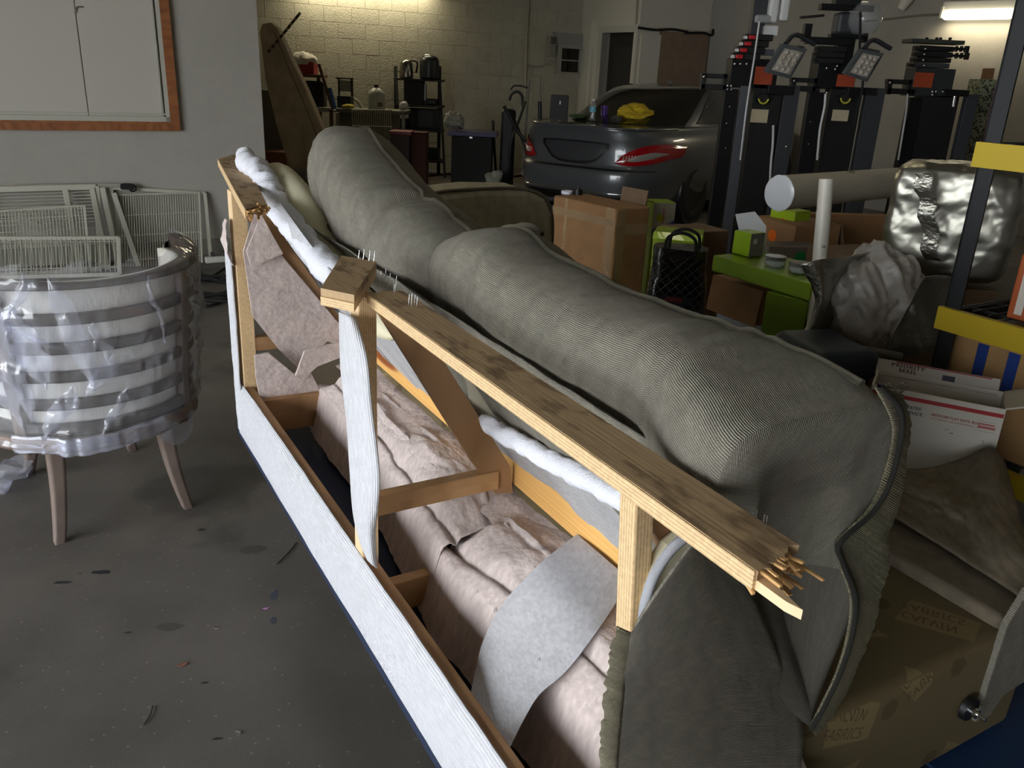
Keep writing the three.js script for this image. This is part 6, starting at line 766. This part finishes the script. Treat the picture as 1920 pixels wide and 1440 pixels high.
// ---------------------------------------------------------------- clutter along the back wall
{
  const woodBrown = mat(0x5d4530, 0.7), dull = mat(0x1b1b1a, 0.7), tan = mat(0xffffff, 0.9, { map: tex(256, (u, v) => tint([0.7, 0.63, 0.53], 0.88 + 0.24 * fbm(u * 8, v * 8, 231, 8, 4)), 1 / 0.8) });
  // tan mattress leaning by the partition, striped stick
  { const D = 9.2, p = onZ(575, 380, D), t = thing('mattress', 'tall tan mattress leaning beside the partition wall', 'mattress', V(p.x, 0, p.z)); const q = [[487, 60], [492, 45], [508, 42], [520, 52], [534, 84], [575, 170], [612, 258], [640, 400], [560, 400], [548, 330], [520, 240], [498, 150]].map(([x, y]) => onZ(x, y, D).sub(t.position)).map((v) => [v.x, Math.max(0.005, v.y)]); part('pad', mv(prism(q, 0.14, 0.02), 0, 0, -0.14), tan, t);
    const sm = [[515, 60], [545, 135], [575, 205], [600, 270], [618, 330]].map(([x, y]) => onZ(x, y, D - 0.01).sub(t.position)); part('seam', tube(sm, 0.012, 6), mat(0x4b3f33, 0.9), t); for (const [a, b] of [[[527, 122], [545, 158]], [[552, 228], [590, 222]], [[560, 250], [596, 244]], [[570, 290], [602, 284]]]) part('crease', tube([onZ(...a, D - 0.01).sub(t.position), onZ((a[0] + b[0]) / 2, (a[1] + b[1]) / 2 + 2, D - 0.01).sub(t.position), onZ(...b, D - 0.01).sub(t.position)], 0.008, 5), mat(0x453a2f, 0.9), t);
    const a = onZ(503, 98, D - 0.06), b = onZ(563, 24, D - 0.06), st = thing('striped_stick', 'thin brown and white striped stick across the tan mattress', 'stick'); for (let i = 0; i < 16; i++) part('stripe', tube([a.clone().lerp(b, i / 16), a.clone().lerp(b, (i + 1) / 16)], 0.014, 8, 1), i % 2 ? mat(0x8d867a, 0.6) : mat(0x3a2a1c, 0.6), st); }
  const S = (n, l, c, px, py, D, g) => standing(n, l, c, px, py, D, g), bxT = (n, l, c, x0, y0, x1, y1, D, dz, m, o = {}) => { const t = S(n, l, c, (x0 + x1) / 2, y1, D); t.bx(o.part ?? 'body', x0, y0, x1, y1, dz, m, { floor: o.floor ?? true, r: o.r ?? 0.01 }); return t; };
  const restOn = (t, y) => { let lo = 1e9; t.traverse((m) => { if (m.isMesh) { m.geometry.computeBoundingBox(); lo = Math.min(lo, m.geometry.boundingBox.min.y); } }); t.traverse((m) => { if (m.isMesh) m.position.y += y - lo - t.position.y + 0.001; }); };
  // dark things between partition and panel
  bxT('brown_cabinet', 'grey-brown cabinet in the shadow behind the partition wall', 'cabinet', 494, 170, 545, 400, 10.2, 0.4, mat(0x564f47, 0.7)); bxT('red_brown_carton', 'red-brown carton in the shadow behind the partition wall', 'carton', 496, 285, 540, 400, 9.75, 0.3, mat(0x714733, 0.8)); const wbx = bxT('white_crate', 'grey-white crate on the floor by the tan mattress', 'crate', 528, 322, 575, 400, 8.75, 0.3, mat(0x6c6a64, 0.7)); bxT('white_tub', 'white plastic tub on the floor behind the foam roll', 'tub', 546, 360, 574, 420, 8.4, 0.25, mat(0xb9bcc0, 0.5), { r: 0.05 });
  // wooden trestle with the red box and the black suitcase
  { const D = 11.75, t = S('trestle', 'brown wooden trestle shelf carrying the red box', 'trestle', 580, 210, D); t.bx('shelf', 552, 139, 602, 145, 0.4, woodBrown); t.bx('lower_shelf', 552, 205, 627, 209, 0.45, mat(0x8d8b84, 0.6), { label: 'pale lower shelf' }); const y = 0; for (const [a, b] of [[[598, 120], [624, 205]], [[556, 130], [556, 205]]]) t.ln('leg', [[...a, 0.02], [...b, 0.02]], 0.022, woodBrown); for (const x of [556, 622]) t.bx('upright', x - 3, 205, x + 3, 330, 0.05, woodBrown, { floor: true }); for (const x of [560, 600]) t.bx('rear_leg', x - 3, 140, x + 3, 330, 0.05, woodBrown, { floor: true, z: -0.4 });
    const top = t.loc(577, 139).y, rb = S('red_box', 'red open box with crumpled white paper on the wooden trestle', 'box', 572, 139, D); rb.bx('body', 549, 116, 588, 139, 0.25, mat(0x8f1e1b, 0.5), { z: -0.05 }); const pc = rb.loc(569, 113, -0.15); part('paper', mv(creased(new THREE.IcosahedronGeometry(0.17, 10).scale(1, 0.45, 0.7), 0.040, 9, 4), pc), mat(0xcfcabb, 0.8), rb, 'crumpled white paper'); restOn(rb, top);
    const low = t.loc(600, 205).y, sc = S('suitcase', 'black suitcase on the lower trestle shelf', 'suitcase', 588, 205, D); sc.bx('body', 570, 152, 607, 204, 0.2, dull, { z: -0.05, r: 0.03 }); sc.ln('handle', [[580, 158, -0.03], [588, 154, -0.03], [596, 158, -0.03]], 0.012, mat(0x333331, 0.5)); restOn(sc, low);
    const bt = S('blue_tube', 'blue roll standing on the lower trestle shelf', 'roll', 622, 205, D); bt.ln('roll', [[617, 160, 0], [627, 200, 0]], 0.035, mat(0x1d4f86, 0.5), { n: 12 }); restOn(bt, low); const wt = S('white_tool', 'small white tool on the lower trestle shelf', 'tool', 612, 205, D); wt.bx('body', 595, 201, 618, 205, 0.1, mat(0xa8a79f, 0.6)); restOn(wt, low); }
  // table with jug, basket and frames
  { const D = 11.7, t = S('work_table', 'grey-green work table by the block wall', 'table', 695, 260, D), tm = mat(0x5c5f4c, 0.6); t.bx('top', 630, 206, 760, 213, 0.6, tm); for (const x of [634, 756]) for (const z of [0, -0.55]) t.bx('leg', x - 3, 212, x + 3, 330, 0.05, mat(0x85857c, 0.5), { floor: true, z }); t.bx('apron', 636, 213, 750, 262, 0.02, mat(0x6e6d5e, 0.7), { z: -0.2, label: 'pale panel under the table' });
    const ty = t.loc(700, 206).y; const put = (n, l, c, px, D2, f) => { const o = S(n, l, c, px, 206, D2); f(o); restOn(o, ty); return o; };
    put('water_jug', 'white plastic water jug with black cap on the work table', 'jug', 706, D + 0.2, (o) => { const q = o.loc(706, 206); part('jug', mv(lathe([[0, 0], [0.11, 0], [0.12, 0.02], [0.12, 0.18], [0.1, 0.23], [0.05, 0.27], [0.03, 0.275]], 24), q.x, q.y, 0), mat(0xb9bcb4, 0.35, { transmission: 0.3 }), o); part('cap', cyl(0.03, 0.028, 0.035, 14, q.x, q.y + 0.3, 0), blackPlastic, o); part('label', raw(0.08, 0.05, 0.004, q.x + 0.06, q.y + 0.07, 0.112), mat(0x7a5a55, 0.6), o, 'brown label'); });
    put('picture_frame', 'dark wooden frame with a white paper on the work table', 'frame', 648, D + 0.35, (o) => { o.bx('frame', 630, 151, 662, 154, 0.03, mat(0x2c2620, 0.6)); o.bx('frame', 634, 152, 637, 206, 0.03, mat(0x2c2620, 0.6)); o.bx('frame', 658, 152, 662, 206, 0.03, mat(0x2c2620, 0.6)); o.bx('paper', 637, 156, 658, 177, 0.01, mat(0x8e8d80, 0.7), { z: -0.01 }); });
    put('navy_box', 'small navy box in front of the picture frame', 'box', 645, D + 0.2, (o) => o.bx('body', 632, 178, 658, 200, 0.14, mat(0x14182a, 0.5), {})); put('yellow_rag', 'yellow rag at the edge of the work table', 'rag', 652, D + 0.05, (o) => part('rag', mv(creased(new THREE.IcosahedronGeometry(0.07, 10).scale(1.1, 0.3, 0.8), 0.016, 14, 6), o.loc(652, 203)), mat(0xa89a1c, 0.8), o)); put('white_bracket', 'bent white bracket left of the water jug', 'bracket', 672, D + 0.2, (o) => o.ln('arm', [[664, 190], [670, 194], [678, 206]], 0.022, mat(0xb3b2a8, 0.5)));
    put('roll_end', 'crumpled white rag at the right end of the work table', 'rag', 757, D + 0.1, (o) => part('rag', mv(creased(new THREE.IcosahedronGeometry(0.045, 10), 0.03, 16, 8), o.loc(757, 208)), mat(0xb5b5b0, 0.7), o));
    const wb = S('wire_basket', 'tall cream wire basket hanging in front of the work table', 'basket', 696, 262, D - 0.15), wm = mat(0xa3a38f, 0.5), l = []; for (let i = 0; i <= 18; i++) l.push(tube([wb.loc(660 + i * 4, 206, 0), wb.loc(662 + i * 4, 270, 0)], 0.006, 5, 1)); part('wires', l, wm, wb); part('rim', [tube([wb.loc(659, 206), wb.loc(735, 207)], 0.011, 6, 1), tube([wb.loc(660, 236), wb.loc(735, 238)], 0.008, 6, 1), tube([wb.loc(662, 270), wb.loc(735, 271)], 0.011, 6, 1)], wm, wb); for (const x of [664, 733]) part('leg', bar(wb.loc(x, 268), V(wb.loc(x, 268).x, 0.002, 0), 0.02, 0.02), wm, wb); }
  // black ladder shelf with appliances
  { const D = 12.5, t = S('ladder_shelf', 'black metal ladder shelf against the block wall', 'shelf', 785, 300, D); for (const [x, x2] of [[742, 748], [823, 831]]) { t.bx('post', x - 3, 124, x + 3, 330, 0.04, dull, { floor: true, z: -0.3 }); const a = t.loc(x, 124, -0.25), b = t.loc(x2 + 3, 330, 0.15); part('post', bar(a, V(b.x, 0.003, b.z), 0.035, 0.035), dull, t); }
    const ys = [148, 197, 243, 300]; ys.forEach((y) => t.bx('shelf', 742, y, 830, y + 4, 0.35, mat(0x232320, 0.6), { z: -0.05 }));
    const put = (n, l, c, px, y, f) => { const o = S(n, l, c, px, y, D + 0.12); f(o); restOn(o, t.loc(785, y).y); };
    put('steel_kettle', 'steel kettle with black handle on the top of the ladder shelf', 'kettle', 762, 148, (o) => { const q = o.loc(762, 148); part('pot', mv(lathe([[0, 0], [0.09, 0], [0.1, 0.02], [0.09, 0.2], [0.05, 0.24], [0.02, 0.25], [0, 0.25]], 20), q.x, q.y, 0), mat(0x8f8c84, 0.2, { metalness: 1 }), o); part('handle', tube([V(q.x + 0.06, q.y + 0.24, 0), V(q.x + 0.15, q.y + 0.22, 0), V(q.x + 0.14, q.y + 0.08, 0)], 0.014, 6), dull, o); });
    put('fryer', 'round black air fryer on the top of the ladder shelf', 'appliance', 805, 148, (o) => { const q = o.loc(805, 148); part('body', mv(lathe([[0, 0], [0.13, 0], [0.14, 0.03], [0.14, 0.24], [0.12, 0.29], [0.07, 0.32], [0, 0.325]], 28), q.x, q.y, 0), mat(0x1d2226, 0.35), o); part('trim', mv(new THREE.TorusGeometry(0.09, 0.007, 6, 24, 3).rotateX(1.2), q.x, q.y + 0.29, 0.05), chrome, o, 'chrome arc'); });
    put('coffee_maker', 'black coffee maker on the second tier of the ladder shelf', 'appliance', 775, 197, (o) => { o.bx('body', 757, 153, 794, 197, 0.22, dull); o.bx('tank', 795, 158, 799, 190, 0.1, mat(0x55564e, 0.3)); }); put('black_bowl', 'flat black case beside the coffee maker', 'case', 808, 197, (o) => o.bx('body', 797, 184, 819, 196, 0.2, mat(0x101010, 0.5), { r: 0.03 })); put('microwave', 'black microwave on the third tier of the ladder shelf', 'microwave', 796, 243, (o) => { o.bx('body', 766, 204, 826, 242, 0.3, mat(0x0f0f10, 0.6)); o.bx('door', 770, 208, 812, 239, 0.01, mat(0x08080a, 0.5), { z: 0.01 }); }); put('black_crate', 'small black crate at the left end of the third tier', 'crate', 757, 243, (o) => o.bx('body', 750, 224, 764, 242, 0.2, dull)); put('teal_box', 'teal box on the bottom tier of the ladder shelf', 'box', 802, 300, (o) => o.bx('body', 782, 279, 822, 300, 0.22, mat(0x1e3f3e, 0.6))); }
  { const t = bxT('waste_bin', 'dark waste bin with a red lid beside the ladder shelf', 'bin', 732, 252, 768, 330, 11.2, 0.3, mat(0x33211e, 0.6)); t.bx('lid', 729, 246, 772, 254, 0.34, mat(0x6f1a22, 0.45), { z: 0.02, r: 0.02, label: 'red lid' }); bxT('red_carton', 'dull red-brown carton right of the waste bin', 'carton', 770, 248, 800, 330, 11.35, 0.25, mat(0x4a2a1e, 0.8)); }
  { const t = bxT('storage_chest', 'black storage chest with a purple lid on the floor at the back', 'chest', 846, 256, 922, 330, 11.2, 0.5, mat(0x0b0b0c, 0.75)); const ld = t.bx('lid', 838, 248, 932, 256, 0.54, mat(0x2e2552, 0.5), { z: 0.02, label: 'purple lid' }); t.bx('latch', 880, 256, 886, 260, 0.02, steel, { z: 0.01 }); const w = S('plastic_bag', 'crumpled white plastic bag on the storage chest', 'bag', 855, 248, 11.4); part('bag', mv(creased(new THREE.IcosahedronGeometry(0.1, 14).scale(1.1, 0.75, 0.8), 0.075, 10, 3), w.loc(853, 238)), mat(0x8e8e84, 0.6), w); restOn(w, t.loc(880, 248).y); const w2 = S('plastic_bag', 'small white plastic bag on the floor beside the storage chest', 'bag', 926, 325, 10.9); part('bag', mv(creased(new THREE.IcosahedronGeometry(0.095, 14).scale(0.9, 1.2, 0.8), 0.065, 10, 5), w2.loc(927, 308)), mat(0x8b8b82, 0.6), w2); restOn(w2, 0); }
  { // golf-bag like stand and poles in the corner
    const D = 11.5, t = S('tool_stand', 'black stand full of poles leaning in the back corner', 'stand', 960, 330, D); const m = mat(0x17181a, 0.6); t.bx('bag', 938, 205, 965, 330, 0.25, m, { floor: true, r: 0.05 }); t.ln('arch', [[955, 188], [960, 176], [970, 172], [978, 178], [980, 200]], 0.02, m); t.ln('hoop', [[958, 168], [962, 162], [975, 161], [990, 165]], 0.012, m); t.ln('strap', [[945, 200, 0.15], [955, 215, 0.2], [970, 245, 0.2], [995, 275, 0.2]], 0.025, m); t.ln('strut', [[985, 190, 0.1], [975, 220, 0.12], [960, 262, 0.14], [952, 320, 0.14]], 0.02, m); t.ln('strut', [[955, 205, 0.1], [975, 250, 0.12], [990, 300, 0.12]], 0.018, m);
    const pole = (l, a, b, r, c) => { const o = S('pole', l, 'pole', b[0], 330, D + 0.15), p = o.loc(...a), q = o.loc(...b); o.ln('shaft', [a, b], r, mat(c, 0.5)); return o; };
    pole('pale pole leaning on the block wall behind the tool stand', [992, 150], [980, 330], 0.018, 0x77766a); pole('thin grey pole standing upright in the back corner', [1013, 142], [1014, 330], 0.012, 0x6f6e66); const br = pole('black broom handle standing in the back corner', [1012, 190], [1014, 330], 0.03, 0x16171a); pole('silver pole leaning towards the car', [985, 212], [1003, 320], 0.016, 0x9b9c98); pole('black pole beside the storage chest', [924, 226], [930, 330], 0.02, 0x18181a);
    const pn = bxT('black_board', 'black plastic board standing in the back corner', 'board', 1029, 178, 1062, 330, 11.3, 0.06, mat(0x0d0d0f, 0.5)); pn.bx('clip', 1049, 189, 1052, 196, 0.02, steel, { z: 0.01 }); }
  const fl = (pts, l) => single('floor_cable', tube(pts.map(([x, y]) => onY(x, y, 0.014)), 0.014, 6), softBlack, l, 'cable');
  fl([[830, 350], [870, 338], [920, 336], [985, 328]], 'black cable snaking over the floor towards the car'); fl([[800, 330], [850, 326], [900, 331], [950, 330]], 'black cable along the foot of the storage chest');
}

scene.traverse((o) => { if (o.isMesh) { o.castShadow = true; o.receiveShadow = true; } });
renderer.render(scene, camera);
